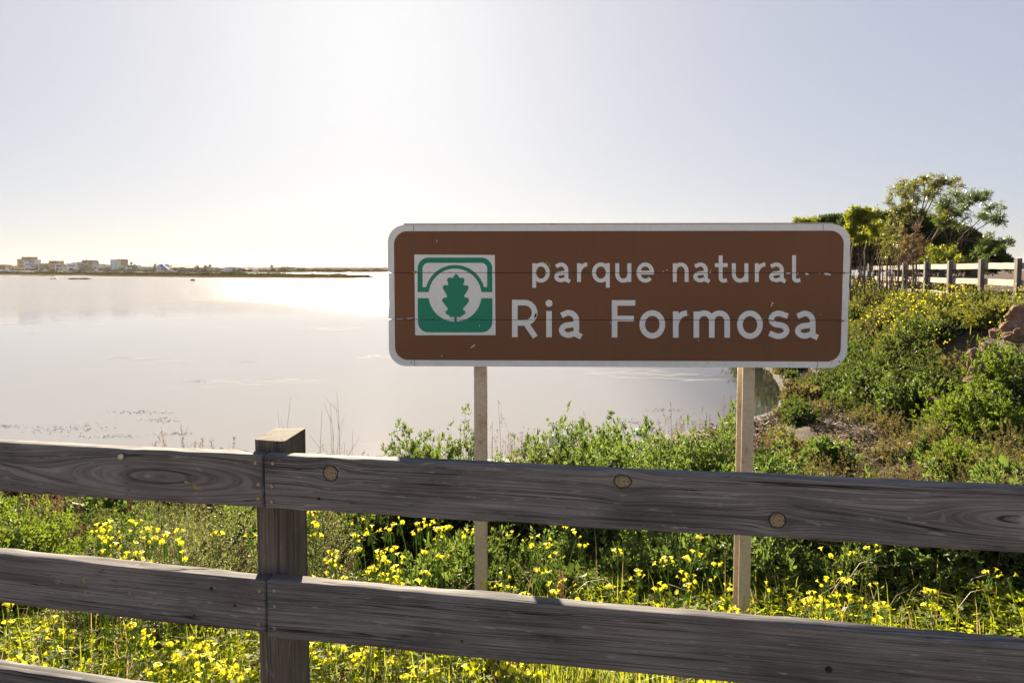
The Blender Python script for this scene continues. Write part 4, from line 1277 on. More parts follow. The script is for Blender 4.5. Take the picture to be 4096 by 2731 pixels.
def umbel(seed):
    """stem with its umbel, 1 unit = 1 m tall stem of 0.3 m"""
    g = random.Random(seed); m = MB()
    hgt = 0.30; lean = g.uniform(0.03, 0.10)
    pts = [(lean * (f ** 1.8) * (1 if f < .8 else 1.0), 0.012 * math.sin(f * 4 + seed), hgt * f) for f in np.linspace(0, 1, 8)]
    m.tube(pts, np.linspace(0.0021, 0.0015, 8), 5)
    top = Vector(pts[-1]); spots = []
    nf = g.choice([2, 3, 3, 4, 5, 6])
    for k in range(nf):
        a = 2 * math.pi * k / nf + g.uniform(-.5, .5); el = g.uniform(0.35, 1.25)
        d = Vector((math.cos(a) * math.cos(el), math.sin(a) * math.cos(el), math.sin(el)))
        ln = g.uniform(.014, .026)
        q = top + d * ln
        m.tube([top, top + d * ln * .5 + Vector((0, 0, .002)), q], [.0010, .0009, .0008], 4)
        d2 = (d + Vector((0, 0, .35))).normalized()
        spots.append((q, d2, g.randrange(4), g.uniform(.85, 1.12)))
    for k in range(g.randrange(3, 8)):
        a = g.uniform(0, 6.28)
        d = Vector((math.cos(a), math.sin(a), 0))
        q = top + d * .010 + Vector((0, 0, .001)); e2 = top + d * .014 + Vector((0, 0, -.014))
        m.tube([top, q, e2], [.0008, .0009, .0008], 4)
        m.tube([e2 + Vector((0, 0, .001)), e2 + Vector((0, 0, -.005)), e2 + Vector((0, 0, -.011))], [.0012, .0022, .0006], 5)
    return m.mesh('stem', GREEN_STEM, True), spots
UMBELS = [umbel(s) for s in range(12)]

def oxalis(p_head, label, group):
    """plant whose flower head is at p_head, rooted in the ground below"""
    zb = gz1(p_head.x, p_head.y)
    hh = max(0.08, p_head.z - zb)
    st, spots = UMBELS[rnd.randrange(12)]
    s = hh / 0.30
    rz = rnd.uniform(0, 6.28)
    sc_ = 1.0
    o = thing('oxalis_plant', label, 'flower', (p_head.x, p_head.y, zb), rz, group)
    stem = obj('stem', st, o)
    w = min(1.25, max(.9, s))
    stem.scale = (w, w, s)
    for q, d, k, fs in spots:
        f = bpy.data.objects.new('flower', FLOWERS[k])
        f.location = (q.x * w, q.y * w, q.z * s)
        f.rotation_euler = d.to_track_quat('Z', 'Y').to_euler()
        f.scale = (fs * .70,) * 3
        link(f, o)
    # back up so that the head sits where it was asked for
    c, s_ = math.cos(rz), math.sin(rz)
    tx = spots[0][0].x * w * .8
    o.location.x -= tx * c; o.location.y -= tx * s_
    return o

def gap_y(px, which):
    if which == 1: return 2030 + .0607 * (px - 1050), 2325 + .0845 * (px - 1050)
    return 2536 + .105 * (px - 1050), 2740
zones = [  # px range, gap, number, depth range, upper and lower share of the gap, label
    (1225, 1900, 1, 50, (2.75, 3.7), (0.06, 1.0), 'yellow oxalis in the dense patch between post and sign post'),
    (1960, 2560, 1, 26, (2.7, 3.6), (0.10, 1.0), 'yellow oxalis standing between the two sign posts'),
    (2560, 2960, 1, 25, (2.7, 3.6), (0.12, 1.0), 'yellow oxalis in the clump before the second sign post'),
    (3050, 4090, 1, 36, (2.5, 3.4), (0.10, 1.0), 'yellow oxalis beyond the second sign post, between the rails'),
    (150, 1010, 1, 28, (2.8, 3.4), (0.35, 1.0), 'yellow oxalis woven through the wiry bush'),
    (0, 1010, 2, 42, (2.25, 2.9), (0.0, 1.0), 'yellow oxalis in the sunny clover under the middle rail'),
    (1230, 2500, 2, 30, (2.25, 2.8), (0.15, 1.0), 'yellow oxalis at the bottom edge under the middle rail'),
    (2500, 3100, 2, 8, (2.2, 2.5), (0.2, 1.0), 'yellow oxalis in the grass at the bottom edge')]
for a, b, gp, cnt, (y0, y1), (s0, s1), lab in zones:
    cen_ = [(rnd.uniform(a, b), rnd.uniform(s0, s1)) for _ in range(max(3, cnt // 5))]
    for k in range(cnt):
        cc_ = cen_[rnd.randrange(len(cen_))]
        px = min(b, max(a, rnd.gauss(cc_[0], 75))) if k % 4 else rnd.uniform(a, b)
        t0, t1 = gap_y(px, gp)
        if gp == 2 and px < 1010: t0 = 2410 + .119 * px
        f = min(s1, max(s0, rnd.gauss(cc_[1], .16))) if k % 4 else rnd.uniform(s0, s1)
        py = t0 + (t1 - t0) * f
        Y = y1 + (y0 - y1) * min(1, max(0, f + rnd.uniform(-.25, .25)))
        oxalis(at_y(px, py, Y), lab, lab.replace('yellow oxalis', 'oxalis plants'))

# ------------------------------------------------------------------ clover and grass underfoot (beyond counting)
def scatter(n, x0, x1, y0, y1, g):
    x = g.uniform(x0, x1, n); y = g.uniform(y0, y1, n)
    k = (np.abs(x) < 0.80 * y + 0.25)
    return x[k], y[k]
g = np.random.default_rng(31)
x, y = scatter(26000, -3.2, 3.4, 2.08, 4.2, g)
n = len(x)
zc = gz(x, y) + g.uniform(0.02, 0.17, n) * (0.55 + 0.9 * vnoise(x * 2.2, y * 2.2, 8))
cen = np.stack([x, y, zc], -1)
nrm = unit(np.stack([g.normal(0, .45, n), g.normal(0, .45, n), np.ones(n)], -1))
t1 = unit(np.cross(nrm, g.normal(size=(n, 3)))); t2 = np.cross(nrm, t1)
sz = g.uniform(.014, .024, n)[:, None]
Vs = []
for k in range(3):
    a = k * 2.0944
    d = math.cos(a) * t1 + math.sin(a) * t2; s = -math.sin(a) * t1 + math.cos(a) * t2
    Vs += [cen, cen + d * sz * .85 + s * sz * .62 + nrm * sz * .18, cen + d * sz * .80 - nrm * sz * .05, cen + d * sz * .85 - s * sz * .62 + nrm * sz * .18, cen + d * sz * 1.12 + s * sz * .34 + nrm * sz * .05, cen + d * sz * 1.12 - s * sz * .34 + nrm * sz * .05]
V = np.stack(Vs, 1).reshape(-1, 3)
b = np.arange(n)[:, None, None] * 18 + np.arange(3)[None, :, None] * 6
T = np.array([[0, 1, 2], [0, 2, 3], [1, 4, 2], [2, 5, 3]])
F = (b[..., None] + T[None, None]).reshape(-1, 3)
obj('clover', np_mesh('clover', V, F, GREEN_CLOVER), kind='stuff', label='carpet of three leaved clover under the fence')

def grass(name, n, x0, x1, y0, y1, l0, l1, w, mat, label, seed, lean=.35):
    g = np.random.default_rng(seed)
    x, y = scatter(n, x0, x1, y0, y1, g); n = len(x)
    keep = (vnoise(x * 1.7, y * 1.7, seed) > .35) & (gz(x, y) > -.70)
    x, y = x[keep], y[keep]; n = len(x)
    A = np.stack([x, y, gz(x, y) - .01], -1)
    L = g.uniform(l0, l1, n)[:, None]
    az = g.uniform(0, 6.28, n); D = np.stack([np.cos(az), np.sin(az), np.zeros(n)], -1)
    le = np.abs(g.normal(0, lean, n))[:, None]
    S = np.stack([-np.sin(az), np.cos(az), np.zeros(n)], -1) * w
    up = np.array([0, 0, 1.0])
    c1 = A + up * L * .5 + D * L * le * .25; c2 = A + up * L * .85 + D * L * le * .75; c3 = A + up * L * (1.0 - .12 * le) + D * L * le * 1.35
    V = np.stack([A - S, A + S, c1 - S * .9, c1 + S * .9, c2 - S * .6, c2 + S * .6, c3], 1).reshape(-1, 3)
    b = np.arange(n)[:, None] * 7
    F = [np.concatenate([b + np.array([0, 1, 3, 2]), b + np.array([2, 3, 5, 4])]), b + np.array([4, 5, 6])]
    return obj(name, np_mesh(name, V, F, mat), kind='stuff', label=label)
grass('grass', 5200, -3.0, 3.2, 2.1, 4.4, .10, .30, .0022, GREEN_GRASS, 'thin green grass blades among the clover', 41)
grass('tall_grass', 1500, 0.1, 1.6, 2.05, 2.6, .16, .30, .0030, GREEN_GRASS, 'fresh sunlit grass at the bottom edge under the middle rail', 42, .25)
grass('bank_grass', 3500, 6.0, 19.0, 10.5, 24, .12, .34, .006, leaf_mat('bank_grass_blade', [(0.0, (0.09, 0.13, 0.03)), (0.7, (0.15, 0.19, 0.045)), (1.0, (0.26, 0.22, 0.10))], (0.36, 0.44, 0.05), 0.45), 'long grass among the shrubs of the bank', 43, .5)
M_STRAW = leaf_mat('straw_blade', [(0.0, (0.28, 0.19, 0.09)), (1.0, (0.45, 0.36, 0.20))], (0.6, 0.42, 0.18), 0.4)
grass('dry_grass', 420, -2.6, 3.0, 2.1, 3.6, .16, .40, .0020, M_STRAW, 'scattered straw coloured dry blades in the clover', 44, .5)

# dry stalks standing out: one each
def stalk(px, py_top, Y, h, seed, label, group, head=True, mat=M_TWIG):
    p = at_y(px, py_top, Y); g = random.Random(seed)
    zb = p.z - h
    o = thing('dry_stalk', label, 'dry stalk', (p.x, Y, max(zb, gz1(p.x, Y) - .02)), g.uniform(0, 6.28), group)
    hh = p.z - o.location.z
    m = MB(); lx = g.uniform(-.08, .08) * hh
    pts = [(lx * f * f + .01 * hh * math.sin(5 * f + seed), .02 * hh * math.sin(3 * f), hh * f) for f in np.linspace(0, 1, 8)]
    m.tube(pts, np.linspace(.0022, .0009, 8), 4)
    for k in range(5 if head else 3):
        f = g.uniform(.45, .95); q = Vector(pts[int(f * 7)])
        d = Vector((g.uniform(-1, 1), g.uniform(-1, 1), g.uniform(.6, 1.6))).normalized() * hh * g.uniform(.10, .22)
        m.tube([q, q + d * .6, q + d + Vector((0, 0, .01))], [.0012, .0009, .0006], 4)
    m.obj('stem', mat, o)
    if head:
        gg = np.random.default_rng(seed); n = 90
        f = gg.uniform(.55, 1, n)
        P = np.array([[np.interp(q, np.linspace(0, 1, 8), [a[j] for a in pts]) for j in range(3)] for q in f]) + gg.normal(0, .006, (n, 3))
        V, F = leaf_arr(P, gg.normal(size=(n, 3)) * .5 + np.array([0, 0, 1.0]), .014, .005, gg)
        obj('seed_head', np_mesh('seed_head', V, F, BROWN_DRY), o)
    return o
for k, (px, py) in enumerate([(672, 1718), (640, 1765), (725, 1700), (755, 1770), (790, 1772), (822, 1755), (860, 1760), (625, 1780), (935, 1752), (522, 1795), (560, 1790), (905, 1790)]):
    stalk(px, py, 4.7 + .1 * (k % 3), .75, 200 + k, 'dry brown seed stalk above the top rail, left of the post', 'dry stalks above the rail before the post', True)
for k, (px, py) in enumerate([(1140, 1598), (1150, 1650), (1290, 1640), (1327, 1610), (1355, 1565), (1318, 1660), (1345, 1690), (1412, 1722), (1375, 1760), (1425, 1810)]):
    stalk(px, py, 4.9 + .1 * (k % 2), 1.0, 260 + k, 'thin bare twig rising behind the fence post against the water', 'bare twigs behind the post', False)
stalk(2245, 2275, 2.7, .40, 300, 'pinkish dry seed stalk over the middle rail under the emblem', None, True, M_STRAW)
stalk(2252, 2300, 2.68, .38, 301, 'second pinkish dry stalk beside the seed stalk over the middle rail', None, True, M_STRAW)
stalk(950, 2525, 2.35, .45, 302, 'long straw stalk against the fence post at the bottom', None, False, M_STRAW)

# ------------------------------------------------------------------ yellow flowers of the bank: too many and too small to count
g = np.random.default_rng(77)
n = 4200
e_ = g.uniform(0.9, 5.0, n); Yb = g.uniform(11.5, 26, n)
xb = np.interp(Yb, TOE[:, 1], TOE[:, 0]) + e_
dens = vnoise(xb * .8, Yb * .8, 21)
keep = (g.random(n) < sstep(.44, .66, dens)) & (e_ > 1.3)
xb, Yb = xb[keep], Yb[keep]; n = len(xb)
P = np.stack([xb, Yb, gz(xb, Yb) + g.uniform(.28, .60, n)], -1)
up_ = unit(np.stack([g.normal(0, .4, n), g.normal(0, .4, n) - .2, np.ones(n)], -1))
Vs, Fs = [], []
m_ = 6
t1 = unit(np.cross(up_, g.normal(size=(n, 3)))); t2 = np.cross(up_, t1)
s_ = g.uniform(.010, .018, n)[:, None]
ring = [P + up_ * s_ * .9 + s_ * 1.1 * (math.cos(a) * t1 + math.sin(a) * t2) for a in np.arange(m_) * 2 * math.pi / m_]
V = np.stack([P - up_ * s_] + ring, 1).reshape(-1, 3)
b = np.arange(n)[:, None] * (m_ + 1)
F = np.concatenate([b + np.array([0, 1 + i, 1 + (i + 1) % m_]) for i in range(m_)])
obj('bank_flowers', np_mesh('bank_flowers', V, F, YELLOW_PETAL), kind='stuff', label='countless small yellow flowers over the bank')

# dry seaweed wrack strewn over the flat
g = np.random.default_rng(66); n = 32000
x = g.uniform(2.5, 9.5, n); y = g.uniform(5.5, 18.5, n)
d_ = poly_dist(x, y, SHORE); keep = (d_ > .15) & (d_ < 5.0) & (poly_dist(x, y, TOE) < .9) & (vnoise(x * 1.4, y * 1.4, 71) > .28) & (x / y > .28)
x, y = x[keep], y[keep]; n = len(x)
P = np.stack([x, y, gz(x, y) + .006 + g.uniform(0, .02, n)], -1)
D = np.stack([g.normal(size=n), g.normal(size=n), g.normal(0, .25, n)], -1)
V, F = leaf_arr(P, D, g.uniform(.04, .13, n), g.uniform(.008, .022, n), g, .5, .15)
obj('seaweed_wrack', np_mesh('seaweed_wrack', V, F, leaf_mat('wrack_strip', [(0, (.045, .030, .022)), (.5, (.10, .068, .048)), (.85, (.19, .14, .10)), (1, (.34, .28, .22))], (.2, .13, .08), .15, .8, .15)), kind='stuff', label='dry brown seaweed wrack strewn over the flat')

# ------------------------------------------------------------------ trees on the rise
def limb(m, a, b, r0, r1, bow, seed, n=7, sides=6):
    g = random.Random(seed)
    a, b = Vector(a), Vector(b)
    off = Vector((g.uniform(-1, 1), g.uniform(-1, 1), g.uniform(-.2, .9))) * bow
    pts = []
    for k in range(n):
        f = k / (n - 1)
        pts.append(a.lerp(b, f) + off * (4 * f * (1 - f)) * .5 + Vector((g.uniform(-1, 1), g.uniform(-1, 1), 0)) * bow * .12 * (0 < k < n - 1))
    m.tube(pts, [r0 + (r1 - r0) * (k / (n - 1)) for k in range(n)], sides)
    return pts

def clump_tree(name, label, cat, base, stems, clumps, leafmat, L, W, per, twig_n, seed, r0=.05, group=None, droop=-0.25, leaf_share=1.0, whips=22):
    """stems: lists of clump numbers fed by one stem; clumps: (centre, rx, ry, rz, density)"""
    g = np.random.default_rng(seed); rr = random.Random(seed)
    base = Vector(base)
    o = thing(name, label, cat, base, 0, group)
    LV, LF, nv = [], [], 0
    tm = MB(); bm_ = MB()
    for si, (foot, fork, ids) in enumerate(stems):
        foot = Vector(foot) - base; fork = Vector(fork) - base
        limb(tm, foot, fork, r0, r0 * .62, .18, seed + si)
        for ci in ids:
            c, rx, ry, rz, den = clumps[ci]
            c = Vector(c) - base
            pts = limb(bm_, fork, c, r0 * .5, r0 * .16, .25, seed * 3 + ci)
            n = max(8, int(twig_n * den))
            ns = max(3, int(5 * den + 1))
            sub = g.normal(0, .55, (ns, 3)) * np.array([rx, ry, rz])
            for q in sub:
                limb(bm_, pts[-1 - rr.randrange(3)], c + Vector(q) * .8, r0 * .16, r0 * .05, .12, seed * 7 + ci, 5, 4)
            pick = g.integers(0, ns, n); rads = g.uniform(.28, .62, ns)
            cc = np.array(c) + sub[pick]
            d = unit(g.normal(size=(n, 3)) + np.array([0, 0, .2]))
            tip = cc + d * (g.uniform(.2, 1.0, n) * rads[pick])[:, None] * np.array([rx, ry, rz]) * 1.25
            st = cc + (tip - cc) * .15 - np.array([0, 0, rz * .12])
            V, F = sticks_arr(st, tip, r0 * .09, r0 * .035, g.normal(0, .04, (n, 3)), 2)
            bm_.add(V.tolist(), F.tolist())
            k = int(per * leaf_share)
            u = g.random((n, k)) * .7 + .35
            P = (st[:, None] + (tip - st)[:, None] * u[..., None]).reshape(-1, 3) + g.normal(0, .025, (n * k, 3))
            D = np.repeat(unit(tip - st), k, 0) * .7 + g.normal(0, .5, (n * k, 3)) + np.array([0, 0, droop])
            V, F = leaf_arr(P, D, L * g.uniform(.6, 1.25, n * k), W * g.uniform(.7, 1.2, n * k), g)
            LV.append(V); LF.append(F + nv); nv += len(V)
    # thin whips and dead twigs under the crown
    nw = int(whips)
    if nw:
        cs = np.array([list(Vector(c[0]) - base) for c in clumps]); rs = np.array([[c[1], c[2], c[3]] for c in clumps])
        ft = np.array([list(Vector(st_[0]) - base) for st_ in stems])
        ci = g.integers(0, len(cs), nw); fi = g.integers(0, len(ft), nw)
        tgt = cs[ci] + g.normal(0, .6, (nw, 3)) * rs[ci]
        A = ft[fi] + g.normal(0, .12, (nw, 3)) * np.array([1, 1, 0]); f0 = g.uniform(0, .35, (nw, 1)); f1 = g.uniform(.45, 1.0, (nw, 1))
        V, F = sticks_arr(A + (tgt - A) * f0, A + (tgt - A) * f1, .014, .004, g.normal(0, .16, (nw, 3)), 4)
        bm_.add(V.tolist(), F.tolist())
    tm.obj('trunk', M_TRUNK, o, smooth=True)
    bm_.obj('branches', M_TRUNK, o)
    if LV: obj('crown', np_mesh('crown', np.vstack(LV), np.vstack(LF), leafmat), o)
    return o

ACACIA = leaf_mat('acacia_leaf', [(0.0, (0.060, 0.085, 0.022)), (0.55, (0.085, 0.115, 0.028)), (0.85, (0.15, 0.14, 0.030)), (1.0, (0.19, 0.125, 0.045))], (0.34, 0.34, 0.03), 0.45, 0.35, 0.5)
ACACIA_GREEN = leaf_mat('acacia_green_leaf', [(0.0, (0.040, 0.075, 0.024)), (0.7, (0.065, 0.110, 0.032)), (1.0, (0.12, 0.145, 0.036))], (0.22, 0.32, 0.03), 0.40, 0.35, 0.5)
ACACIA_YELLOW = leaf_mat('yellow_green_leaf', [(0.0, (0.085, 0.125, 0.018)), (0.6, (0.14, 0.175, 0.020)), (1.0, (0.22, 0.21, 0.025))], (0.42, 0.46, 0.02), 0.48, 0.35, 0.4)
PINE = leaf_mat('pine_needle', [(0.0, (0.030, 0.050, 0.016)), (0.6, (0.048, 0.072, 0.020)), (1.0, (0.080, 0.105, 0.028))], (0.12, 0.16, 0.03), 0.25, 0.6, 0.2)

def W_(px, py, Y):
    return tuple(at_y(px, py, Y))
def G_(px, Y):
    x = (px - CX) / FPX * Y
    return (x, Y, gz1(x, Y) - .05)
def cl(px, py, Y, rpx, rpy, den=1.0):
    s = Y / FPX
    return (W_(px, py, Y), rpx * s, rpx * s * .8, rpy * s, den)

YT = 26.0
clump_tree('acacia_tree', 'tallest acacia tree with bronze and yellow leaves, behind the far fence', 'tree', G_(3605, YT),
           [(G_(3600, YT), W_(3665, 930, YT), [0, 1, 2, 3, 4, 9]), (G_(3590, YT), W_(3585, 950, YT - .4), [5, 6, 7, 8])],
           [cl(3730, 755, YT, 75, 52, 1.3), cl(3670, 800, YT, 62, 55, 1.2), cl(3775, 725, YT, 62, 26, .8), cl(3700, 850, YT, 60, 40, .8), cl(3600, 800, YT, 58, 50, .9), cl(3560, 850, YT, 52, 42, .7), cl(3620, 770, YT, 48, 36, .6),
            cl(3625, 870, YT, 50, 40, .5), cl(3545, 900, YT, 40, 40, .4), cl(3700, 715, YT, 40, 20, .5)], ACACIA, .15, .030, 6, 110, 11, .06)
clump_tree('acacia_tree', 'green acacia tree leaning away from the sign on the rise', 'tree', G_(3720, YT + .8),
           [(G_(3722, YT + .8), W_(3728, 960, YT + .8), [0, 1, 2, 3]), (G_(3800, YT + .8), W_(3835, 960, YT + .8), [4, 5, 6, 7])],
           [cl(3850, 800, YT, 72, 50, 1.3), cl(3790, 840, YT, 62, 52, 1.2), cl(3905, 795, YT, 50, 40, .9), cl(3830, 880, YT, 58, 40, .9), cl(3930, 870, YT, 50, 36, .7), cl(3990, 870, YT, 42, 45, .8), cl(3975, 950, YT, 42, 28, .5), cl(4030, 975, YT, 26, 30, .4)],
           ACACIA_GREEN, .15, .030, 6, 110, 12, .06)
clump_tree('acacia_tree', 'bright yellow green young acacia beside the sign edge', 'tree', G_(3412, 18),
           [(G_(3412, 18), W_(3415, 960, 18), [0, 1, 2, 4]), (G_(3470, 18), W_(3470, 960, 18), [3, 5])],
           [cl(3415, 880, 18, 46, 40, 1.2), cl(3450, 850, 18, 38, 28, 1.0), cl(3400, 925, 18, 30, 26, .7), cl(3490, 865, 18, 42, 34, .9), cl(3430, 955, 18, 24, 20, .4), cl(3480, 920, 18, 40, 30, .4)],
           ACACIA_YELLOW, .11, .028, 9, 100, 13, .03)
for k, (px, top, Y, den, lab) in enumerate([(3510, 890, 18.4, .35, 'nearly bare grey shrub tree between the yellow acacia and the tallest one'), (3560, 920, 18.8, .4, 'bare twiggy shrub tree in front of the pines'),
                                           (3640, 935, 19.2, .5, 'bronze leaved small tree below the tallest acacia')]):
    clump_tree('bare_shrub_tree', lab, 'tree', G_(px, Y), [(G_(px, Y), W_(px, 1010, Y), [0, 1]), (G_(px + 16, Y), W_(px + 24, 1000, Y), [2])],
               [cl(px - 15, top + 15, Y, 38, 45, 1), cl(px + 20, top + 40, Y, 38, 50, 1), cl(px + 10, top + 90, Y, 40, 40, 1)], ACACIA if k != 2 else BROWN_DRY, .11, .018, 4, 80, 20 + k, .03, leaf_share=den * 2)
for k, (px, py, Y, rx, ry, mat_, lab) in enumerate([(3760, 990, 25.5, 46, 34, ACACIA_YELLOW, 'low yellow green tree just behind the far fence'), (3700, 1040, 25.0, 40, 24, ACACIA_YELLOW, 'small yellow green sapling at the fence posts'),
                                                   (3900, 1010, 24.0, 60, 44, ACACIA_GREEN, 'round green tree behind the last full fence bay'), (3835, 1045, 24.0, 40, 24, ACACIA_YELLOW, 'leafy sapling looking over the top rail of the far fence'),
                                                   (3640, 980, 27.0, 44, 40, ACACIA_YELLOW, 'yellowing sapling under the tallest acacia'), (3200, 885, 19.0, 62, 18, ACACIA_YELLOW, 'thin green sprays showing over the top of the sign')]):
    clump_tree('sapling', lab, 'tree', G_(px, Y), [(G_(px, Y), W_(px, py + ry + 6, Y), [0, 1, 2] if k == 5 else [0, 1, 2, 3])],
               [cl(px, py, Y, rx * .7, ry, .5), cl(px - rx * .7, py + ry * .5, Y, rx * .6, ry * .8, .4), cl(px + rx * .7, py + ry * .2, Y, rx * .6, ry * .9, .4), cl(px + rx * .2, py + ry * .9, Y, rx * .7, ry * .7, .4)][:3 if k == 5 else 4], mat_, .12, .028, 7, 70, 40 + k, .022)

def stone_pine(label, px, Y, top, w_px, seed, lobes, bottom):
    """umbrella pine: trunk, boughs and a dense dome of needle tufts"""
    g = np.random.default_rng(seed)
    b = Vector(G_(px, Y)); o = thing('stone_pine', label, 'tree', b, 0, 'dark umbrella pines behind the acacias')
    s = Y / FPX
    tm, bm_ = MB(), MB()
    fork = Vector(W_(px, bottom - 30, Y)) - b
    limb(tm, (0, 0, 0), fork, .22, .16, .2, seed, sides=8)
    VV, FF, nv = [], [], 0
    for k, (qx, qy, rx, ry) in enumerate(lobes):
        c = Vector(W_(qx, qy, Y)) - b
        limb(bm_, fork, c, .11, .05, .3, seed + k)
        n = int(24 * rx * ry / 100) + 350
        d = unit(g.normal(size=(n, 3)))
        d[:, 2] = np.where(d[:, 2] < -.35, -d[:, 2], d[:, 2])
        lum = .82 + .3 * vnoise(d[:, 0] * 3 + k, d[:, 1] * 3 + d[:, 2] * 3, seed)
        P = np.array(c) + d * np.array([rx * s, rx * s * .9, ry * s]) * (lum * g.uniform(.8, 1.0, n))[:, None]
        m_ = 4
        PP = np.repeat(P, m_, 0) + g.normal(0, .03, (n * m_, 3))
        D = np.repeat(d * .7 + np.array([0, 0, .55]), m_, 0) + g.normal(0, .55, (n * m_, 3))
        V, F = leaf_arr(PP, D, .24 * g.uniform(.6, 1.2, n * m_), .055, g, .05)
        VV.append(V); FF.append(F + nv); nv += len(V)
    tm.obj('trunk', M_TRUNK, o, smooth=True); bm_.obj('branches', M_TRUNK, o, smooth=True)
    obj('crown', np_mesh('crown', np.vstack(VV), np.vstack(FF), PINE), o)
stone_pine('broad dark umbrella pine behind the tallest acacia', 3600, 31, 850, 500, 5, [(3600, 930, 150, 75), (3480, 925, 120, 70), (3710, 950, 120, 80), (3560, 990, 150, 70), (3690, 1010, 140, 60), (3450, 1000, 110, 60), (3500, 1060, 130, 45), (3650, 1065, 140, 45), (3400, 1060, 110, 45)], 1090)
stone_pine('dark umbrella pine showing its flat crown just over the sign', 3360, 36, 860, 300, 6, [(3350, 905, 110, 36), (3270, 925, 90, 34), (3430, 900, 90, 44), (3350, 980, 120, 60)], 1085)
stone_pine('dark low pine at the end of the tree group, by the open sky', 3880, 29, 900, 250, 7, [(3830, 990, 85, 70), (3920, 1030, 80, 60), (3985, 1065, 50, 40), (3800, 1040, 80, 50), (3860, 1075, 110, 35), (3760, 1075, 100, 35)], 1100)

# ------------------------------------------------------------------ bleached far fences along the path on the rise
M_PALE = None
t = NT('bleached_rail_wood')
oc = t.coord('Generated'); pos = t.n('ShaderNodeNewGeometry').outputs['Position']
X, Y, Z = t.sep(pos)
n1 = t.noise(t.comb(t.math('MULTIPLY', X, 1.5), t.math('MULTIPLY', Y, 1.5), t.math('MULTIPLY', Z, 60.0)), 1, 4, .6)
c = t.ramp(n1, [(.3, (.30, .26, .225)), (.65, (.46, .41, .36))])
M_PALE = t.done(t.bsdf(c, .85, t.bump(n1, .3, .004), .2))
t = NT('dark_post_wood')
pos = t.n('ShaderNodeNewGeometry').outputs['Position']; X, Y, Z = t.sep(pos)
n1 = t.noise(t.comb(t.math('MULTIPLY', X, 60.0), t.math('MULTIPLY', Y, 60.0), t.math('MULTIPLY', Z, 2.0)), 1, 4, .6)
M_DPOST = t.done(t.bsdf(t.ramp(n1, [(.3, (.09, .078, .068)), (.7, (.19, .165, .145))]), .85, t.bump(n1, .3, .004), .2))

def far_fence(label, pts, tops, rails_side, heights=((-.10, .16), (-.52, .16), (-.94, .16))):
    """pts: post px and depth; tops: px y of each post top"""
    b = Vector(G_(pts[0][0], pts[0][1]))
    o = thing('rail_fence', label, 'fence', b, 0, 'bleached fences on the rise')
    P = [Vector(W_(px, ty, Y)) - b for (px, Y), ty in zip(pts, tops)]
    for k, p in enumerate(P):
        m = MB(); q = P[k + 1] - p if k + 1 < len(P) else p - P[k - 1]
        a = math.atan2(q.y, q.x)
        m.box(-.075, .075, -.05, .05, -1.55, 0.0)
        m.v[4:8] = [(x, y, z + random.Random(k * 5 + i).uniform(-.006, .008)) for i, (x, y, z) in enumerate(m.v[4:8])]
        po = m.obj('post', M_DPOST, o); po.location = p; po.rotation_euler = (0, 0, a)
    for k in range(len(P) - 1):
        p, q = P[k], P[k + 1]
        d = q - p; L = d.length; a = math.atan2(d.y, d.x); ang = math.atan2(d.z, math.hypot(d.x, d.y))
        for j, (top, h) in enumerate(heights):
            r_ = random.Random(k * 9 + j)
            m = MB(); n = 9
            V = []
            for i in range(n):
                x = L * i / (n - 1); w = r_.uniform(-.004, .004)
                V += [(x, -.022, top - h + w), (x, .022, top - h + w), (x, .022, top + w), (x, -.022, top + w)]
            F = [(0, 1, 2, 3), tuple(4 * (n - 1) + c for c in (3, 2, 1, 0))]
            for i in range(n - 1):
                F += [tuple(4 * i + c for c in (0, 3)) + tuple(4 * i + 4 + c for c in (3, 0)), tuple(4 * i + c for c in (1, 0)) + tuple(4 * i + 4 + c for c in (0, 1)),
                      tuple(4 * i + c for c in (2, 1)) + tuple(4 * i + 4 + c for c in (1, 2)), tuple(4 * i + c for c in (3, 2)) + tuple(4 * i + 4 + c for c in (2, 3))]
            m.add(V, F)
            ro = m.obj('rail', M_PALE, o, fix=True)
            s = Vector((math.sin(a), -math.cos(a), 0)) * (.075 * rails_side)
            ro.location = p + s; ro.rotation_euler = (0, -ang, a)
far_fence('sunlit bleached rail fence on the rise, in front of the trees',
          [(4230, 14.6), (4074, 16.6), (3927, 18.6), (3800, 20.6), (3705, 22.6), (3618, 24.8), (3478, 28.5), (3390, 31)], [1030, 1034, 1037, 1043, 1045, 1050, 1054, 1057], 1)
far_fence('second rail fence across the path, half hidden behind the first',
          [(3900, 26.0), (3770, 27.5), (3715, 29), (3640, 31), (3500, 35)], [1052, 1052, 1052, 1054, 1057], 1)

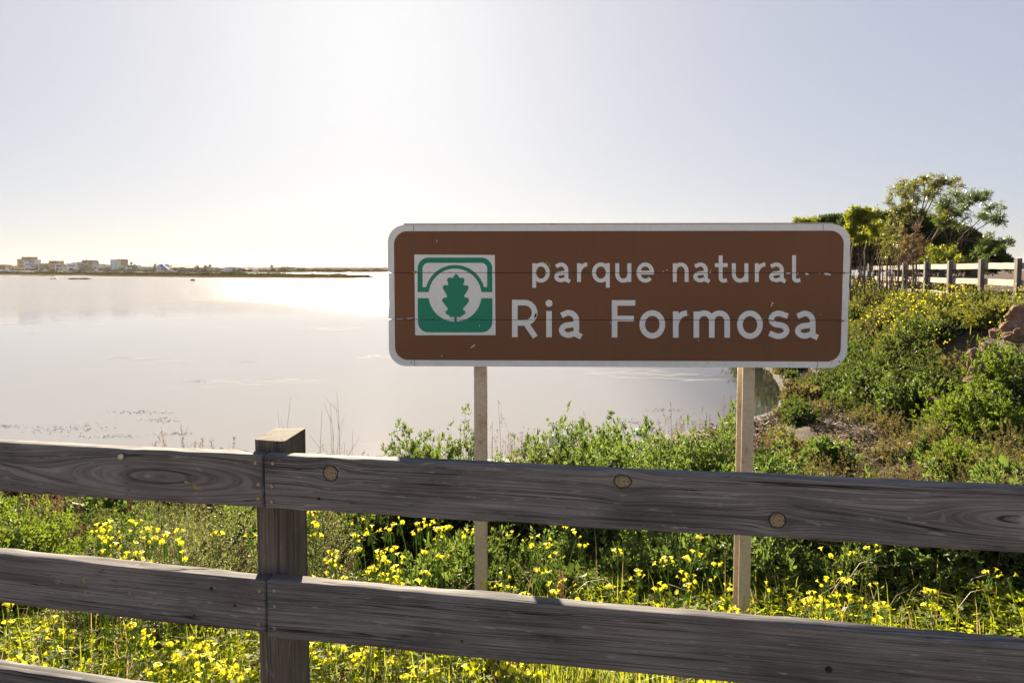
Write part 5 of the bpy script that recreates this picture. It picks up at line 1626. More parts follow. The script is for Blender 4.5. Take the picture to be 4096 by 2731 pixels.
# ------------------------------------------------------------------ boulders shoring up the bank
t = NT('limestone_boulder')
oc = t.coord(); n = t.noise(oc, 2.2, 6, .65); n2 = t.noise(oc, 9, 6, .7); n3 = t.noise(oc, 38, 4, .7)
c = t.ramp(n, [(.32, (.20, .080, .038)), (.48, (.30, .165, .10)), (.64, (.38, .30, .24))])
c = t.mix(t.ramp(n2, [(.35, .55), (.5, 0.0)]), c, (.17, .12, .09))
c = t.mix(t.ramp(n3, [(.58, 0.0), (.72, .5)]), c, (.52, .48, .43))
M_ROCK = t.done(t.bsdf(c, .9, t.bump(t.math('ADD', n2, t.math('MULTIPLY', n3, .4)), 1.0, .09), .2))
def boulder(px, py, wpx, hpx, Y, seed, label):
    p = at_y(px, py, Y); s = Y / FPX
    g = np.random.default_rng(seed)
    bm = bmesh.new(); bmesh.ops.create_icosphere(bm, subdivisions=4, radius=1.0)
    V = np.array([v.co for v in bm.verts])
    cuts = unit(g.normal(size=(26, 3))); off = g.uniform(.55, .92, 26)
    r = np.ones(len(V))
    for c_, o_ in zip(cuts, off):
        dp = V @ c_
        r = np.where(dp > .05, np.minimum(r, o_ / np.maximum(dp, .05)), r)
    r = r + .09 * (vnoise(V[:, 0] * 3 + seed, V[:, 1] * 3 + V[:, 2] * 3, seed) - .5) + .10 * (vnoise(V[:, 0] * 7 + seed, V[:, 1] * 7 + V[:, 2] * 7, seed + 1) - .5) + .06 * (vnoise(V[:, 0] * 15 + seed, V[:, 1] * 15 + V[:, 2] * 15, seed + 2) - .5)
    V = V * r[:, None] * np.array([wpx / 2 * s, wpx / 2 * s * .9, hpx / 2 * s])
    for v, co in zip(bm.verts, V): v.co = co
    me = bpy.data.meshes.new('boulder'); bm.to_mesh(me); bm.free(); me.materials.append(M_ROCK)
    me.polygons.foreach_set('use_smooth', np.ones(len(me.polygons), bool))
    o = bpy.data.objects.new('boulder', me); o.location = p; o.rotation_euler = (0, 0, g.uniform(0, .4))
    link(o, None, None, label, 'boulder', 'boulders shoring up the bank')
boulder(4070, 1275, 130, 110, 10.9, 1, 'orange brown boulder on top of the pile at the frame edge')
boulder(4028, 1305, 85, 60, 10.7, 2, 'grey white long boulder under the orange top one')
boulder(4050, 1345, 130, 64, 10.5, 3, 'flat orange boulder in the middle of the pile')
boulder(3985, 1335, 75, 60, 10.9, 4, 'shaded grey boulder at the inner side of the pile')
boulder(3905, 1455, 95, 140, 10.2, 5, 'tall pale boulder standing apart below the pile')
boulder(3960, 1410, 110, 110, 10.6, 6, 'shaded boulder behind the grey green bush')
boulder(3880, 1525, 75, 50, 10.0, 7, 'small pale boulder at the foot of the bank')
boulder(3745, 1600, 70, 30, 10.2, 8, 'low bluish stone in the deep shade of the bank')
boulder(4085, 1335, 60, 60, 10.3, 10, 'light brown boulder end beside the flat orange one')

# ------------------------------------------------------------------ litter at the water edge
M_BAG = simple_mat('plastic_film', (.72, .76, .76), .35, .5, .08, 30, .4)
M_GREENP = simple_mat('green_plastic', (.30, .58, .22), .4, .5, .15, 30, .3)
def crumple(name, label, cat, px, py, wpx, hpx, Y, mat, seed):
    s = Y / FPX; g = np.random.default_rng(seed)
    bm = bmesh.new(); bmesh.ops.create_icosphere(bm, subdivisions=3, radius=1.0)
    V = np.array([v.co for v in bm.verts])
    r = .8 + .5 * (vnoise(V[:, 0] * 4 + seed, V[:, 1] * 4 + V[:, 2] * 4, seed) - .5)
    V = V * r[:, None] * np.array([wpx / 2 * s, wpx / 2 * s * .8, hpx / 2 * s]); 
    for v, co in zip(bm.verts, V): v.co = co
    me = bpy.data.meshes.new(name); bm.to_mesh(me); bm.free(); me.materials.append(mat)
    p = at_y(px, py, Y)
    o = bpy.data.objects.new(name, me); o.location = p
    link(o, None, None, label, cat)
crumple('plastic_bag', 'crumpled white plastic bag behind the shrubs at the water edge', 'plastic bag', 2215, 1765, 60, 60, 9.6, M_BAG, 3)
crumple('plastic_scrap', 'flat light green plastic scrap at the water edge', 'litter', 2562, 1724, 64, 20, 10.6, M_GREENP, 4)

# ------------------------------------------------------------------ far shore: village across the lagoon
def YS(px):
    """depth of the far waterline along the picture: it comes nearer towards the sign"""
    return np.interp(px, [-900, 0, 300, 500, 700, 1000, 1550, 2900], [760, 620, 526, 462, 400, 376, 358, 340])
def ysf(px): return float(YS(px)) + 7.0
def fx(px): return (px - CX) * ysf(px) / FPX
def fz(py, px): return at_y(px, py, ysf(px)).z
M_FARLAND = simple_mat('far_bank_soil', (.10, .085, .055), .95, 0.0, .35, .2)
fpx = np.linspace(-900, 2900, 420)
V = []
for off, z_ in [(-9, -1.35), (0, -.98), (2.5, -.35), (5, .25), (12, .55), (60, .8), (200, 1.25), (560, 1.7)]:
    Yr = YS(fpx) + off + 2.0 * (vnoise(fpx * .05, np.full_like(fpx, off * .3), 3) - .5) * (off < 10)
    Xr = (fpx - CX) / FPX * Yr
    V.append(np.stack([Xr, Yr, z_ + (.75 * (vnoise(fpx * .035, np.full_like(fpx, off * .02), 5) - .35) if z_ > 0 else 0 * fpx)], -1))
V = np.vstack(V); n_ = len(fpx)
F = np.array([(r * n_ + i, r * n_ + i + 1, (r + 1) * n_ + i + 1, (r + 1) * n_ + i) for r in range(7) for i in range(n_ - 1)])
obj('far_shore', np_mesh('far_shore', V, F, M_FARLAND, True), kind='structure', label='low far bank of the lagoon under the village')

_mc = {}
def pm(col):
    if col not in _mc:
        _mc[col] = simple_mat('painted_render', col, .85, .2, .10, .6)
    return _mc[col]
M_WIN = simple_mat('far_window_glass', (.05, .06, .075), .25, .5, .2, 1.0)
M_TILE = simple_mat('clay_tile', (.23, .115, .065), .9, .15, .25, 1.5)
WHITE, CREAM, OCHRE, BEIGE, TAN, GREY, BLUE = (.66, .68, .70), (.58, .52, .44), (.50, .31, .10), (.44, .37, .30), (.36, .26, .18), (.40, .39, .37), (.10, .15, .36)

def building(label, x0, x1, top, col, kind='flat', depth=9.0, back=0.0, windows=(), roofcol=None, base=1082, name='house', eaves=None, extra=()):
    """pixel extents of the front; windows: (x0, x1, y0, y1) in pixels"""
    Y0 = ysf((x0 + x1) / 2) + back
    s = Y0 / FPX
    X0, X1 = (x0 - CX) * s, (x1 - CX) * s
    zt = at_y(1000, top, Y0).z; zb = -.25
    cx = (X0 + X1) / 2
    o = thing(name, label, 'building', (cx, Y0, zb), 0, 'village houses on the far shore')
    w = (X1 - X0) / 2; H = zt - zb
    ze = at_y(1000, eaves, Y0).z - zb if eaves else (H if kind == 'flat' else H * .72)
    m = MB(); m.box(-w, w, 0, depth, 0, ze); m.obj('wall', pm(col), o)
    if kind == 'flat':
        m = MB(); m.box(-w - .25, w + .25, -.25, depth + .25, ze + .003, ze + .35); m.obj('roof', pm(roofcol) if roofcol else pm(tuple(c * .8 for c in col)), o)
    elif kind == 'gable':
        m = MB(); e = .35
        V = [(-w - e, -e, ze), (0, -e, H), (w + e, -e, ze), (-w - e, depth + e, ze), (0, depth + e, H), (w + e, depth + e, ze), (-w - e, -e, ze - .15), (w + e, -e, ze - .15), (-w - e, depth + e, ze - .15), (w + e, depth + e, ze - .15)]
        m.add(V, [(0, 1, 4, 3), (1, 2, 5, 4), (0, 6, 7, 2, 1), (3, 4, 5, 9, 8), (6, 8, 9, 7), (0, 3, 8, 6), (2, 7, 9, 5)])
        m.obj('roof', M_TILE, o)
    elif kind == 'hip':
        m = MB(); e = .4; q = w * .45
        V = [(-w - e, -e, ze + .003), (w + e, -e, ze + .003), (w + e, depth + e, ze + .003), (-w - e, depth + e, ze + .003), (-q, depth / 2, H), (q, depth / 2, H)]
        m.add(V, [(0, 1, 5, 4), (1, 2, 5), (2, 3, 4, 5), (3, 0, 4), (3, 2, 1, 0)])
        m.obj('roof', M_TILE, o)
    for a, b, c, d in windows:
        p, q = at_y(a, d, Y0), at_y(b, c, Y0)
        m = MB(); m.box(p.x - cx, q.x - cx, -.12, .05, p.z - zb, q.z - zb); wi = m.obj('window', M_WIN, o)
        m = MB(); m.box(p.x - cx - .12, q.x - cx + .12, -.22, .05, p.z - zb - .18, p.z - zb - .02); m.obj('sill', pm(WHITE), wi)
    for nm, a, b, c, d, col2, y0_, y1_ in extra:
        p, q = at_y(a, d, Y0), at_y(b, c, Y0)
        m = MB(); m.box(p.x - cx, q.x - cx, y0_, y1_, p.z - zb, q.z - zb); m.obj(nm, pm(col2), o)
    return o

building('yellow apartment block with stepped brown roof storey on the far shore', 73, 101, 1038, OCHRE, windows=[(76, 89, 1040, 1044), (76, 89, 1048, 1053), (78, 96, 1062, 1067)], roofcol=(.20, .13, .10), back=8,
         extra=[('roof_storey', 80, 122, 1029, 1037.6, (.24, .17, .13), 2, 9), ('roof_slab', 79, 123, 1027.8, 1029, (.20, .13, .10), 1, 10)], name='apartment_block')
building('white four storey block beside the yellow one on the far shore', 99, 139, 1040, (.58, .64, .74), windows=[(115, 137, 1046, 1050), (101, 112, 1055.5, 1059), (114, 137, 1055.5, 1059), (125, 138, 1064, 1068), (101, 104, 1046, 1049), (101, 137, 1074, 1078)], roofcol=(.26, .16, .11),
         extra=[('tile_band', 99, 139, 1039.6, 1043, (.28, .19, .15), -.35, .02), ('balcony', 100, 138, 1061, 1062.3, WHITE, -1.2, -.01)], name='apartment_block')
building('low white house at the far left end of the village', 32, 56, 1059, (.52, .54, .60), 'gable', windows=[(36, 42, 1068, 1073), (46, 53, 1070, 1078)])
building('low pale house between the first house and the yellow block', 52, 74, 1058, (.50, .50, .54), 'hip', windows=[(56, 62, 1068, 1074)], back=12)
building('small house of pale walls at the frame edge', -12, 8, 1060, CREAM, 'flat', windows=[(-2, 4, 1066, 1070)])
building('orange shed beside the white block', 141, 158, 1059, (.40, .22, .11), 'flat', windows=[(146, 152, 1068, 1076)])
building('wide two storey beige house with dark ground floor', 157, 200, 1055, (.40, .36, .30), 'flat', windows=[(159, 196, 1060, 1064.5), (158, 199, 1071, 1080), (175, 195, 1067, 1069)], roofcol=(.46, .40, .33),
         extra=[('parapet', 176, 200, 1054, 1056, (.20, .16, .12), 1, 6)])
building('ochre house with dark brown upper storey', 199, 231, 1045, OCHRE, 'flat', windows=[(214, 219, 1060, 1068), (203, 208, 1062, 1068)], roofcol=(.22, .12, .08), back=6, extra=[('upper_storey', 199, 231, 1045, 1053.5, (.22, .14, .10), -.3, .02)])
building('white flat house in front of the ochre one', 222, 249, 1057, (.55, .58, .63), 'flat', windows=[(224, 246, 1060, 1067), (226, 232, 1071, 1078)], roofcol=(.52, .44, .36))
building('tan gabled cottage next to the blue white house', 254, 271, 1057, CREAM, 'gable', windows=[(259, 264, 1068, 1073)])
building('blue white house with a stair tower', 269, 302, 1056, (.56, .63, .73), 'flat', windows=[(271, 298, 1061, 1064.5), (278, 290, 1072, 1078)], roofcol=WHITE, extra=[('stair_tower', 283, 299, 1051, 1056, (.56, .63, .73), 1, 8), ('tower_cap', 282, 300, 1050.3, 1051, (.30, .22, .17), .5, 8.5)])
building('beige apartment house with terraces and planted roof', 313, 372, 1050, BEIGE, 'flat', windows=[(314, 333, 1059.5, 1064), (314, 333, 1068, 1073), (349, 366, 1052, 1057), (349, 366, 1060, 1065), (349, 368, 1069, 1074)], roofcol=(.26, .20, .16), back=4,
         extra=[('attic_storey', 321, 364, 1041.5, 1050, (.30, .24, .19), 2, 9), ('attic_slab', 319, 357, 1040.5, 1041.5, (.46, .36, .28), 1, 10), ('balcony', 313, 334, 1066, 1067.5, (.52, .47, .42), -1.2, -.02), ('balcony', 348, 372, 1067, 1068.5, (.52, .47, .42), -1.2, -.02)], name='apartment_block')
building('cream low house after the beige apartments', 372, 397, 1058, CREAM, 'flat', windows=[(377, 389, 1068, 1074)], back=8)
building('white balustraded house before the tall block', 389, 424, 1061, (.52, .55, .58), 'flat', windows=[(403, 412, 1063, 1068), (391, 420, 1073, 1080)], extra=[('upper_room', 398, 414, 1060, 1067.5, WHITE, -.6, 5)])
building('low cream wall house beside the tall block', 424, 447, 1068, CREAM, 'flat', windows=[(430, 440, 1073, 1078)])
building('tallest pale block with brown sides on the far shore', 446, 487, 1041, (.27, .20, .15), 'flat', windows=(), roofcol=(.34, .24, .17), back=3,
         extra=[('front_face', 449, 483, 1041, 1083, (.60, .64, .64), -.8, -.01), ('roof_house', 464, 484, 1036.3, 1040, (.34, .25, .19), 1, 8), ('roof_slab', 448, 486, 1038, 1040.5, (.44, .32, .22), -.6, .5)]
         + [('slit_window', 464, 468.5, y_, y_ + 1.6, (.16, .16, .16), -.95, -.7) for y_ in (1049.5, 1058.5, 1066, 1072)] + [('balcony', 445, 449, y_, y_ + 2.0, (.40, .30, .22), -1.5, 6) for y_ in (1046, 1053, 1060, 1067, 1074)] + [('balcony', 483.5, 488, y_, y_ + 2.0, (.40, .30, .22), -1.5, 6) for y_ in (1046, 1053, 1060, 1067, 1074)], name='apartment_block')
building('cream house half hidden behind the tall block', 488, 506, 1062, CREAM, 'flat', windows=[(491, 499, 1069, 1074)], back=8)
building('white two storey house with two square windows and a red mark', 505, 539, 1060, (.62, .64, .72), 'gable', eaves=1062, windows=[(511, 518, 1066, 1070.5), (528, 534, 1066, 1070.5), (510, 538, 1075, 1081)], extra=[('red_sign', 521, 525, 1064, 1068.5, (.45, .08, .12), -.2, -.02)])
building('brown roofed house behind the boat shed, first', 553, 579, 1064, (.36, .29, .22), 'hip', back=14)
building('brown roofed house behind the boat shed, second', 584, 612, 1064, (.40, .34, .28), 'hip', back=14, windows=[(590, 596, 1070, 1074)])
building('long low boat shed with grey roof', 559, 617, 1070, (.30, .25, .20), 'flat', windows=[(563, 590, 1079, 1083), (594, 614, 1079, 1083)], roofcol=(.52, .52, .52), extra=[('roof_front', 559, 617, 1071, 1077, (.50, .50, .50), -.6, -.02)])
building('white boathouse under a steep blue ramp roof', 629, 662, 1064, (.60, .63, .70), 'flat', windows=[(632, 638, 1073, 1080), (645, 652, 1074, 1081)],
         extra=[('ramp_post', 653, 657, 1056, 1064, (.52, .54, .60), 1, 5)])
# the blue ramp roof itself
YR = ysf(650) - 1
p0, p1, p2, p3 = at_y(641, 1061, YR), at_y(655, 1055.5, YR), at_y(682, 1078, YR), at_y(676, 1082, YR)
o = thing('ramp_roof', 'blue slanting ramp roof by the boathouse', 'roof', (p0.x, YR - 1.5, 0), 0)
m = MB(); m.prism([(p.x - p0.x, p.z) for p in (p3, p2, p1, p0)], -1.2, 1.2); m.obj('slab', pm(BLUE), o, fix=True)
building('pale cottage after the blue ramp', 668, 686, 1066, CREAM, 'hip', back=10)
building('brown hip roofed cottage in mid village', 692, 714, 1066, (.42, .34, .26), 'hip', windows=[(698, 706, 1075, 1079)])
building('white gabled house with open porch', 717, 748, 1067, (.54, .54, .55), 'gable', windows=[(722, 730, 1077, 1083), (735, 745, 1076, 1083)])
building('low open shelter with pale roof', 748, 776, 1074, (.34, .30, .26), 'flat', roofcol=(.55, .52, .48), windows=[(751, 772, 1077, 1083)])
building('brown gabled cottage behind the shelter', 752, 776, 1067, (.38, .30, .23), 'gable', back=14)
building('tall cream cottage with hip roof', 775, 797, 1064, (.52, .45, .36), 'hip', windows=[(780, 785, 1071, 1075), (789, 793, 1071, 1075)])
building('beige house at the turn of the shore', 800, 821, 1066, (.46, .39, .31), 'hip', windows=[(804, 810, 1075, 1080)], base=1086)
building('low long white wall house', 822, 850, 1072, (.56, .54, .52), 'flat', windows=[(842, 852, 1080, 1086)])
building('brown roofed house behind the white wall house', 856, 888, 1068, (.44, .36, .28), 'hip', back=10, windows=[(866, 878, 1077, 1082)])
building('flat white annex beside the villa', 872, 898, 1077, (.60, .58, .56), 'flat')
building('white two storey villa with low tiled hip roof', 900, 934, 1064.5, (.66, .66, .68), 'hip', eaves=1068.5, windows=[(915, 917, 1071.5, 1074.5), (921, 923, 1071.5, 1074.5), (928, 932, 1071.5, 1074.5), (922, 927, 1080, 1086)], back=-2,
         extra=[('porch', 894, 939, 1080.5, 1088, (.62, .60, .58), -4, -.02)], name='villa')
building('tiny white cottage by the villa', 942, 960, 1081, (.60, .59, .58), 'flat', windows=[(945, 947, 1083.5, 1086), (952, 954, 1083.5, 1086)])
building('gabled cream cottage after the villa', 956, 976, 1073, (.52, .45, .36), 'gable', windows=[(964, 967, 1075, 1077)])
building('low brown house among bushes', 985, 1030, 1076, (.46, .38, .28), 'hip', back=6)
building('long white garden wall house', 1037, 1118, 1079, (.60, .57, .54), 'flat', windows=[(1060, 1066, 1083, 1086), (1090, 1096, 1083, 1086)])
building('flat factory block with three chimneys', 1116, 1160, 1071, (.44, .37, .28), 'flat', extra=[('chimney', 1124.2, 1125.8, 1063, 1071, (.30, .22, .15), 2, 3), ('chimney', 1133, 1134.6, 1063, 1071, (.30, .22, .15), 2, 3), ('chimney', 1143.6, 1145.2, 1063, 1071, (.30, .22, .15), 2, 3), ('side_wing', 1150, 1172, 1077, 1081, (.48, .42, .34), -1, 4)], back=12, name='factory')
building('stepped low houses at the end of the far shore by the sign', 1490, 1514, 1075, (.42, .36, .28), 'flat', extra=[('wing', 1482, 1500, 1078, 1087, (.46, .40, .32), -2, 3), ('wing', 1514, 1546, 1078, 1087, (.34, .28, .21), -1, 4)])
building('pale ruin among the far dunes', 1234, 1252, 1078, (.46, .40, .32), 'flat', windows=[(1238, 1242, 1080, 1084)])

FAR_LEAF = leaf_mat('far_tree_leaf', [(0, (.045, .055, .022)), (.6, (.070, .080, .030)), (1, (.10, .10, .04))], (.18, .18, .05), .3, .9, 0.0)
def far_tree(px, top, w, label, seed, base=1084):
    g = np.random.default_rng(seed); b = Vector((fx(px), ysf(px) - 2, -.2)); h = fz(top, px) + .2; r = w / 2 * ysf(px) / FPX
    o = thing('shore_tree', label, 'tree', b, 0, 'trees on the far shore')
    m = MB(); m.tube([(0, 0, -.3), (.1, 0, h * .3), (-.1, 0, h * .7)], [.22, .18, .08], 6); m.obj('trunk', M_TRUNK, o)
    n = 420; d = unit(g.normal(size=(n, 3))); lum = .65 + .6 * vnoise(d[:, 0] * 2.5 + seed, d[:, 1] * 2.5 + d[:, 2] * 2.5, seed)
    P = d * np.array([r, r * .8, h * .46]) * (lum * g.uniform(.6, 1, n))[:, None] + np.array([0, 0, h * .52])
    lf_ = max(.35, r * .28)
    V, F = leaf_arr(P, d + g.normal(0, .6, (n, 3)), lf_, lf_ * .8, g)
    obj('crown', np_mesh('crown', V, F, FAR_LEAF), o)
for k, (px, top, w, lab) in enumerate([(20, 1060, 26, 'bushy dark tree at the village end'), (196, 1056, 12, 'small tree between beige and ochre houses'), (355, 1037, 16, 'roof garden height tree behind the beige apartments'), (436, 1070, 14, 'low tree at the tall block'),
                                      (493, 1072, 18, 'dark tree at the foot of the tall block'), (548, 1057, 18, 'spreading tree right of the white two storey house'), (628, 1064, 10, 'tree before the blue ramp'), (708, 1070, 14, 'green bush tree in mid village'),
                                      (797, 1060, 14, 'tree on the shore turn'), (828, 1070, 10, 'bush beside the low white wall house'), (945, 1075, 10, 'bush behind the tiny cottage'), (982, 1075, 14, 'bush after the gabled cottage'), (1010, 1078, 24, 'wide bush before the white wall'),
                                      (1100, 1073, 18, 'tree at the factory'), (1142, 1076, 40, 'wide tree mass in front of the factory'), (1200, 1073, 12, 'upright tree after the factory'), (1215, 1075, 24, 'rounded tree after the factory'), (1270, 1077, 34, 'low bush on the far dunes, first'),
                                      (1320, 1078, 40, 'low bush on the far dunes, middle'), (1390, 1080, 50, 'low bush on the far dunes, near the gaps'), (1460, 1081, 40, 'low bush on the far dunes, before the last houses'), (300, 1078, 20, 'dark bush in front of the blue white house'), (150, 1078, 40, 'dark bushes along the quay'), (520, 1083, 32, 'quay bushes below the white two storey house'), (600, 1084, 40, 'quay bushes below the boat shed'), (730, 1083, 32, 'quay bushes in mid village'), (860, 1085, 40, 'quay bushes before the villa'), (1060, 1085, 48, 'quay bushes under the long garden wall'), (1180, 1083, 40, 'dune bushes after the factory'), (1290, 1082, 48, 'dune bushes in the open stretch, first'), (1360, 1083, 48, 'dune bushes in the open stretch, second'), (1430, 1084, 48, 'dune bushes in the open stretch, third'), (1530, 1083, 40, 'dune bushes against the sign edge'), (340, 1082, 40, 'quay bushes below the beige apartments'), (430, 1082, 32, 'quay bushes below the tall block'), (60, 1080, 32, 'quay bushes below the yellow block')]):
    far_tree(px, top, w, lab, 600 + k)

def palm(px, top, label, seed):
    b = Vector((fx(px), ysf(px) + 2, -.2)); h = fz(top, px) + .2
    o = thing('palm_tree', label, 'palm tree', b, 0, 'palms of the village')
    m = MB(); m.tube([(0, 0, 0), (.2, 0, h * .5), (0, 0, h * .88)], [.38, .30, .28], 7); m.obj('trunk', M_TRUNK, o)
    g = random.Random(seed); V, F = [], []
    for k in range(26):
        a = g.uniform(0, 6.28); el = g.uniform(-.5, 1.3); L = g.uniform(1.2, 1.8)
        d = Vector((math.cos(a) * math.cos(el), math.sin(a) * math.cos(el), math.sin(el))); s = Vector((-math.sin(a), math.cos(a), 0)) * .32
        c = Vector((0, 0, h * .88)); n0 = len(V)
        q1 = c + d * L * .5; q2 = c + d * L - Vector((0, 0, L * .32))
        V += [tuple(c), tuple(q1 + s), tuple(q1 - s), tuple(q2)]; F += [(n0, n0 + 1, n0 + 3), (n0, n0 + 3, n0 + 2)]
    obj('crown', np_mesh('crown', np.array(V), np.array(F), FAR_LEAF), o)
for px, top, lab in ((522, 1049, 'palm rising behind the white two storey house'), (617, 1057, 'palm beside the boat shed'), (836, 1060, 'lone palm over the white wall house'), (1083, 1062, 'lone palm over the long garden wall'), (818, 1064, 'short palm near the shore turn')):
    palm(px, top, lab, int(px))
for k, (px, top) in enumerate([(146, 1056), (560, 1057), (590, 1056), (632, 1055), (665, 1055), (706, 1055), (745, 1062), (880, 1066), (958, 1064), (1005, 1066), (1025, 1067), (1075, 1066), (1188, 1066), (1236, 1066), (1281, 1064), (1366, 1064), (1435, 1066), (1480, 1068), (1541, 1067)]):
    o = thing('utility_pole', 'thin utility pole on the far skyline', 'pole', (fx(px), ysf(px) + 14, 0), 0, 'utility poles on the far skyline')
    m = MB(); h = fz(top, px) * 1.03; m.tube([(0, 0, -.2), (0, 0, h)], [.12, .09], 5); m.obj('mast', M_TRUNK, o)
    m = MB(); m.box(-.7, .7, -.05, .05, h - .6, h - .5); m.obj('crossarm', M_TRUNK, o)

def boat(px, Y, L, label, seed, cabin=True):
    s = Y / FPX
    o = thing('boat', label, 'boat', ((px - CX) * s, Y, WATER_Z), R(random.Random(seed).uniform(-30, 30)), 'white boats moored off the village')
    m = MB(); n = 9; V, F = [], []
    for i in range(n):
        f = i / (n - 1); w = L * .16 * math.sin(math.pi * min(1, .25 + f * .75)) ** .6 if i < n - 1 else .02
        sh = .35 + .35 * f * f
        V += [(L * (f - .5), -w, sh + .35), (L * (f - .5), -w * .6, -.15), (L * (f - .5), w * .6, -.15), (L * (f - .5), w, sh + .35)]
    for i in range(n - 1):
        for j in range(3): F.append((4 * i + j, 4 * i + 4 + j, 4 * i + 5 + j, 4 * i + 1 + j))
        F.append((4 * i + 3, 4 * i + 7, 4 * i + 4, 4 * i))
    F.append((0, 1, 2, 3)); m.add(V, F); m.obj('hull', pm(WHITE), o, fix=True)
    if cabin:
        m = MB(); m.box(-L * .18, L * .12, -L * .09, L * .09, .7, 1.5); m.obj('cabin', pm((.7, .72, .74)), o)
        m = MB(); m.box(-L * .15, L * .123, -L * .092, L * .092, 1.05, 1.3); m.obj('window', M_WIN, o)
for k, (px, Y, L, lab) in enumerate([(28, ysf(28) - 22, 6.0 * .8, 'white cabin boat at the far left of the channel'), (184, ysf(184) - 22, 5.5 * .8, 'white boat in front of the beige house'), (258, ysf(258) - 22, 6 * .8, 'white boat with blue shade by the tan cottage'), (388, ysf(388) - 22, 5 * .8, 'small white boat below the tall block'),
                                   (640, ysf(640) - 22, 8 * .8, 'long white boat at the blue ramp'), (690, ysf(690) - 22, 7 * .8, 'white boat after the blue ramp'), (6, ysf(6) - 22, 5 * .8, 'white boat cut by the frame edge'), (1020, ysf(1020) - 22, 6 * .8, 'white boat before the garden wall')]):
    boat(px, Y, L, lab, k)

# ------------------------------------------------------------------ marsh island and mud flats in the lagoon
t = NT('marsh_vegetation')
pos = t.n('ShaderNodeNewGeometry').outputs['Position']; X, Y, Z = t.sep(pos)
n1 = t.noise(pos, .55, 5, .6); n2 = t.noise(pos, 2.5, 4, .6)
lowc = t.ramp(n2, [(.3, (.085, .050, .024)), (.7, (.13, .082, .040))])
hic = t.ramp(n2, [(.3, (.024, .028, .012)), (.7, (.042, .044, .018))])
f = t.math('MULTIPLY', t.math('SUBTRACT', t.math('MULTIPLY_ADD', n1, .35, Z), -.62), 5.0, clamp=True)
M_MARSH = t.done(t.bsdf(t.mix(f, lowc, hic), 1.0, None, 0.0))
pxs = np.linspace(-420, 1556, 620)
Yfr = np.interp(pxs, [-420, 0, 180, 330, 400, 800, 1200, 1420, 1500, 1556], [262, 248, 232, 226, 209, 183, 165, 160, 170, 172])
thick = np.interp(pxs, [-420, 0, 400, 900, 1300, 1450, 1500, 1556], [60, 60, 55, 45, 30, 14, 5, 2.0])
hgt = np.interp(pxs, [-420, 0, 400, 900, 1300, 1450, 1500, 1556], [.98, .94, .92, .96, .88, .72, .33, .10])
V = []; rows = 16
for r_ in range(rows):
    f = r_ / (rows - 1)
    prof = np.interp(f, [0, .03, .12, .35, .55, .85, 1.0], [-.12, .04, .16, .28, .78, 1.0, -.1])
    Yr = Yfr + thick * f + 1.5 * (vnoise(pxs * .03, np.full_like(pxs, f * 5), 3) - .5) * (1 if f < .05 else 1)
    Xr = (pxs - CX) / FPX * Yr
    bumps = (.55 + .9 * vnoise(Xr * .22, Yr * .22, 9)) * (.75 + .5 * vnoise(Xr * .9, Yr * .9, 10)) if f > .3 else (.8 + .4 * vnoise(Xr * .6, Yr * .6, 4))
    V.append(np.stack([Xr, Yr, WATER_Z + prof * hgt * (bumps if prof > 0 else 1)], -1))
V = np.vstack(V); n_ = len(pxs)
F = np.array([(r * n_ + i, r * n_ + i + 1, (r + 1) * n_ + i + 1, (r + 1) * n_ + i) for r in range(rows - 1) for i in range(n_ - 1)])
obj('marsh_island', np_mesh('marsh_island', V, F, M_MARSH, True), kind='structure', label='long low salt marsh island with green scrub and tawny edge')
# scrub tufts breaking its outline
g = np.random.default_rng(91); n = 9000
pq = g.uniform(-100, 1480, n); f = g.uniform(.30, .97, n)
Yq = np.interp(pq, pxs, Yfr) + np.interp(pq, pxs, thick) * f; Xq = (pq - CX) / FPX * Yq
prof = np.interp(f, [0, .03, .12, .35, .55, .85, 1.0], [-.12, .04, .16, .28, .78, 1.0, -.1])
bump_ = (.55 + .9 * vnoise(Xq * .22, Yq * .22, 9)) * (.75 + .5 * vnoise(Xq * .9, Yq * .9, 10))
P = np.stack([Xq, Yq, WATER_Z + prof * np.interp(pq, pxs, hgt) * bump_ - .02], -1)
V, F = leaf_arr(P, g.normal(0, .5, (n, 3)) + np.array([0, 0, 1.0]), .30 * g.uniform(.5, 1.3, n), .22, g)
obj('marsh_scrub', np_mesh('marsh_scrub', V, F, leaf_mat('marsh_scrub_leaf', [(0, (.022, .027, .010)), (.7, (.038, .042, .016)), (1, (.07, .05, .022))], (.07, .07, .02), .2, 1.0, 0.0)), kind='stuff', label='scrub covering the marsh island')

M_MUD = simple_mat('mud_flat_soil', (.10, .075, .045), .7, .3, .3, .6, .4)
def mud(px0, px1, py, h, seed, label):
    Y0 = at_z((px0 + px1) / 2, py, WATER_Z).y
    s = Y0 / FPX; L = (px1 - px0) * s; D = max(1.2, L * .12)
    n, k = 60, 9; V = []
    for j in range(k):
        v = j / (k - 1)
        for i in range(n):
            u = i / (n - 1)
            e = max(0.0, min(1, 4 * u * (1 - u) * 1.6) * (4 * v * (1 - v)))
            z = -.06 + e * h * (.4 + 1.2 * float(vnoise(np.array([u * 14 + seed]), np.array([v * 3.0]), seed)[0]))
            V.append((L * (u - .5), D * (v - .5) + .5 * math.sin(u * 9 + seed) * D * .3, z))
    F = [(j * n + i, j * n + i + 1, (j + 1) * n + i + 1, (j + 1) * n + i) for j in range(k - 1) for i in range(n - 1)]
    o = bpy.data.objects.new('mud_flat', np_mesh('mud_flat', np.array(V), np.array(F), M_MUD, True))
    o.location = ((px0 + px1) / 2 * s - CX * s, Y0, WATER_Z)
    link(o, None, 'structure', label)
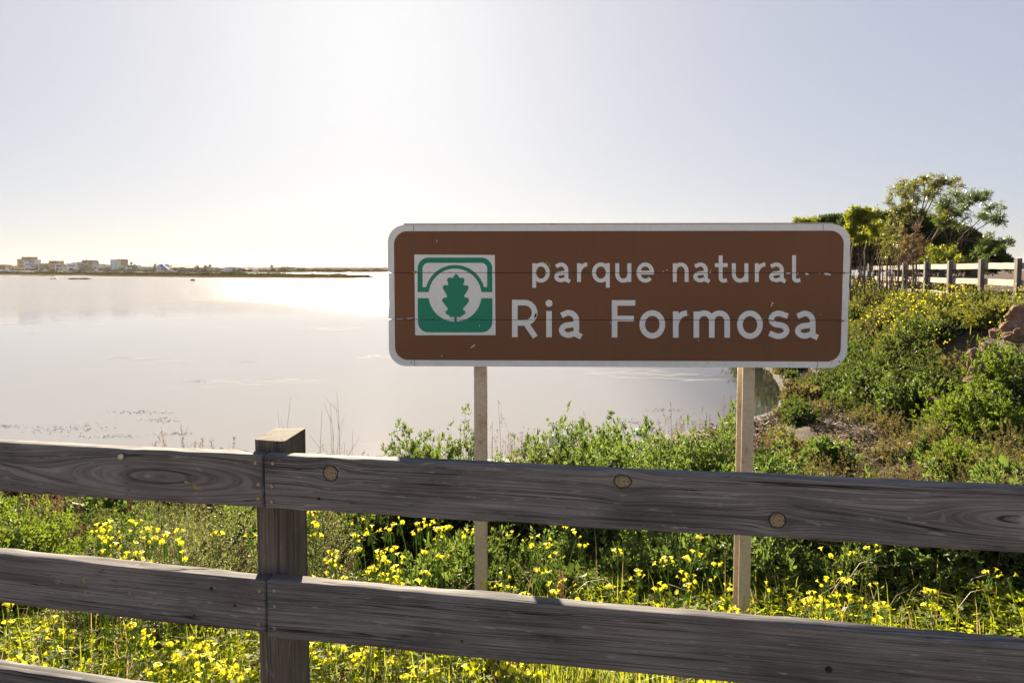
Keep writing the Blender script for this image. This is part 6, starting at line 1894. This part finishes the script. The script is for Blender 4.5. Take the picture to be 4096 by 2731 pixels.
for k, (a, b, py, h, lab) in enumerate([(70, 258, 1104, .22, 'long thin mud bank before the island'), (265, 380, 1117, .30, 'mud bank with weed, middle of the ruffled water'), (200, 230, 1115.5, .26, 'small weed clump bank'), (15, 30, 1103, .16, 'tiny mud bank near the frame edge'),
                                    (48, 70, 1115, .12, 'mud speck near the frame edge'), (1050, 1085, 1119, .12, 'weed bank at the sun glitter'), (893, 906, 1119.5, .1, 'weed speck before the island'), (612, 628, 1121, .08, 'weed speck in mid water')]):
    mud(a, b, py, h, 3 + k, lab)

# moored marker raft
pB = at_z(771, 1123, WATER_Z)
o = thing('marker_raft', 'small dark raft with a pole, alone on the water', 'raft', pB, 0)
m = MB(); m.box(-.33, .33, -.25, .25, -.08, .22); m.box(-.36, .36, -.28, .28, .223, .26); m.obj('float', M_DARK, o)
m = MB(); m.tube([(.02, 0, .26), (.0, 0, .62)], [.03, .025], 6); m.obj('pole', M_DARK, o)

# rafts of floating weed close in
M_WEED = simple_mat('floating_weed', (.24, .21, .17), .6, .3, .4, 40)
g = np.random.default_rng(55); P = []
for px, py, w, h, n in ((250, 1715, 260, 26, 160), (560, 1650, 200, 14, 90), (640, 1680, 120, 16, 70), (30, 1705, 60, 8, 30), (440, 1745, 220, 10, 70), (790, 1525, 50, 5, 24), (980, 1448, 80, 8, 30), (2660, 1640, 120, 10, 50), (2560, 1690, 160, 14, 90), (2300, 1715, 200, 14, 60), (130, 1335, 50, 5, 20), (1890, 1720, 100, 8, 40), (690, 1735, 120, 10, 50)):
    for _ in range(n):
        q = at_z(px + g.normal(0, w / 3), py + g.normal(0, h / 3), WATER_Z); P.append((q.x, q.y, WATER_Z + .005))
P = np.array(P); n = len(P)
D = np.stack([g.normal(size=n), g.normal(size=n) * .35, np.abs(g.normal(0, .04, n))], -1)
V, F = leaf_arr(P, D, g.uniform(.02, .07, n), g.uniform(.003, .009, n), g, .3, -.1)
obj('floating_weed', np_mesh('floating_weed', V, F, M_WEED), kind='stuff', label='wisps of floating weed on the calm water')

# ------------------------------------------------------------------ bright sea haze over the lagoon
t = NT('sea_haze')
vol = t.n('ShaderNodeVolumePrincipled')
vol.inputs['Color'].default_value = (1.0, 0.93, 0.84, 1)
vol.inputs['Density'].default_value = 0.000065
vol.inputs['Anisotropy'].default_value = 0.35
t.l(vol.outputs[0], t.out.inputs['Volume'])
m = MB(); m.box(-1750, 1750, -140, 1650, -4.5, 24.0)
m.obj('haze', t.m, None, kind='stuff', label='bright sea haze over the lagoon')
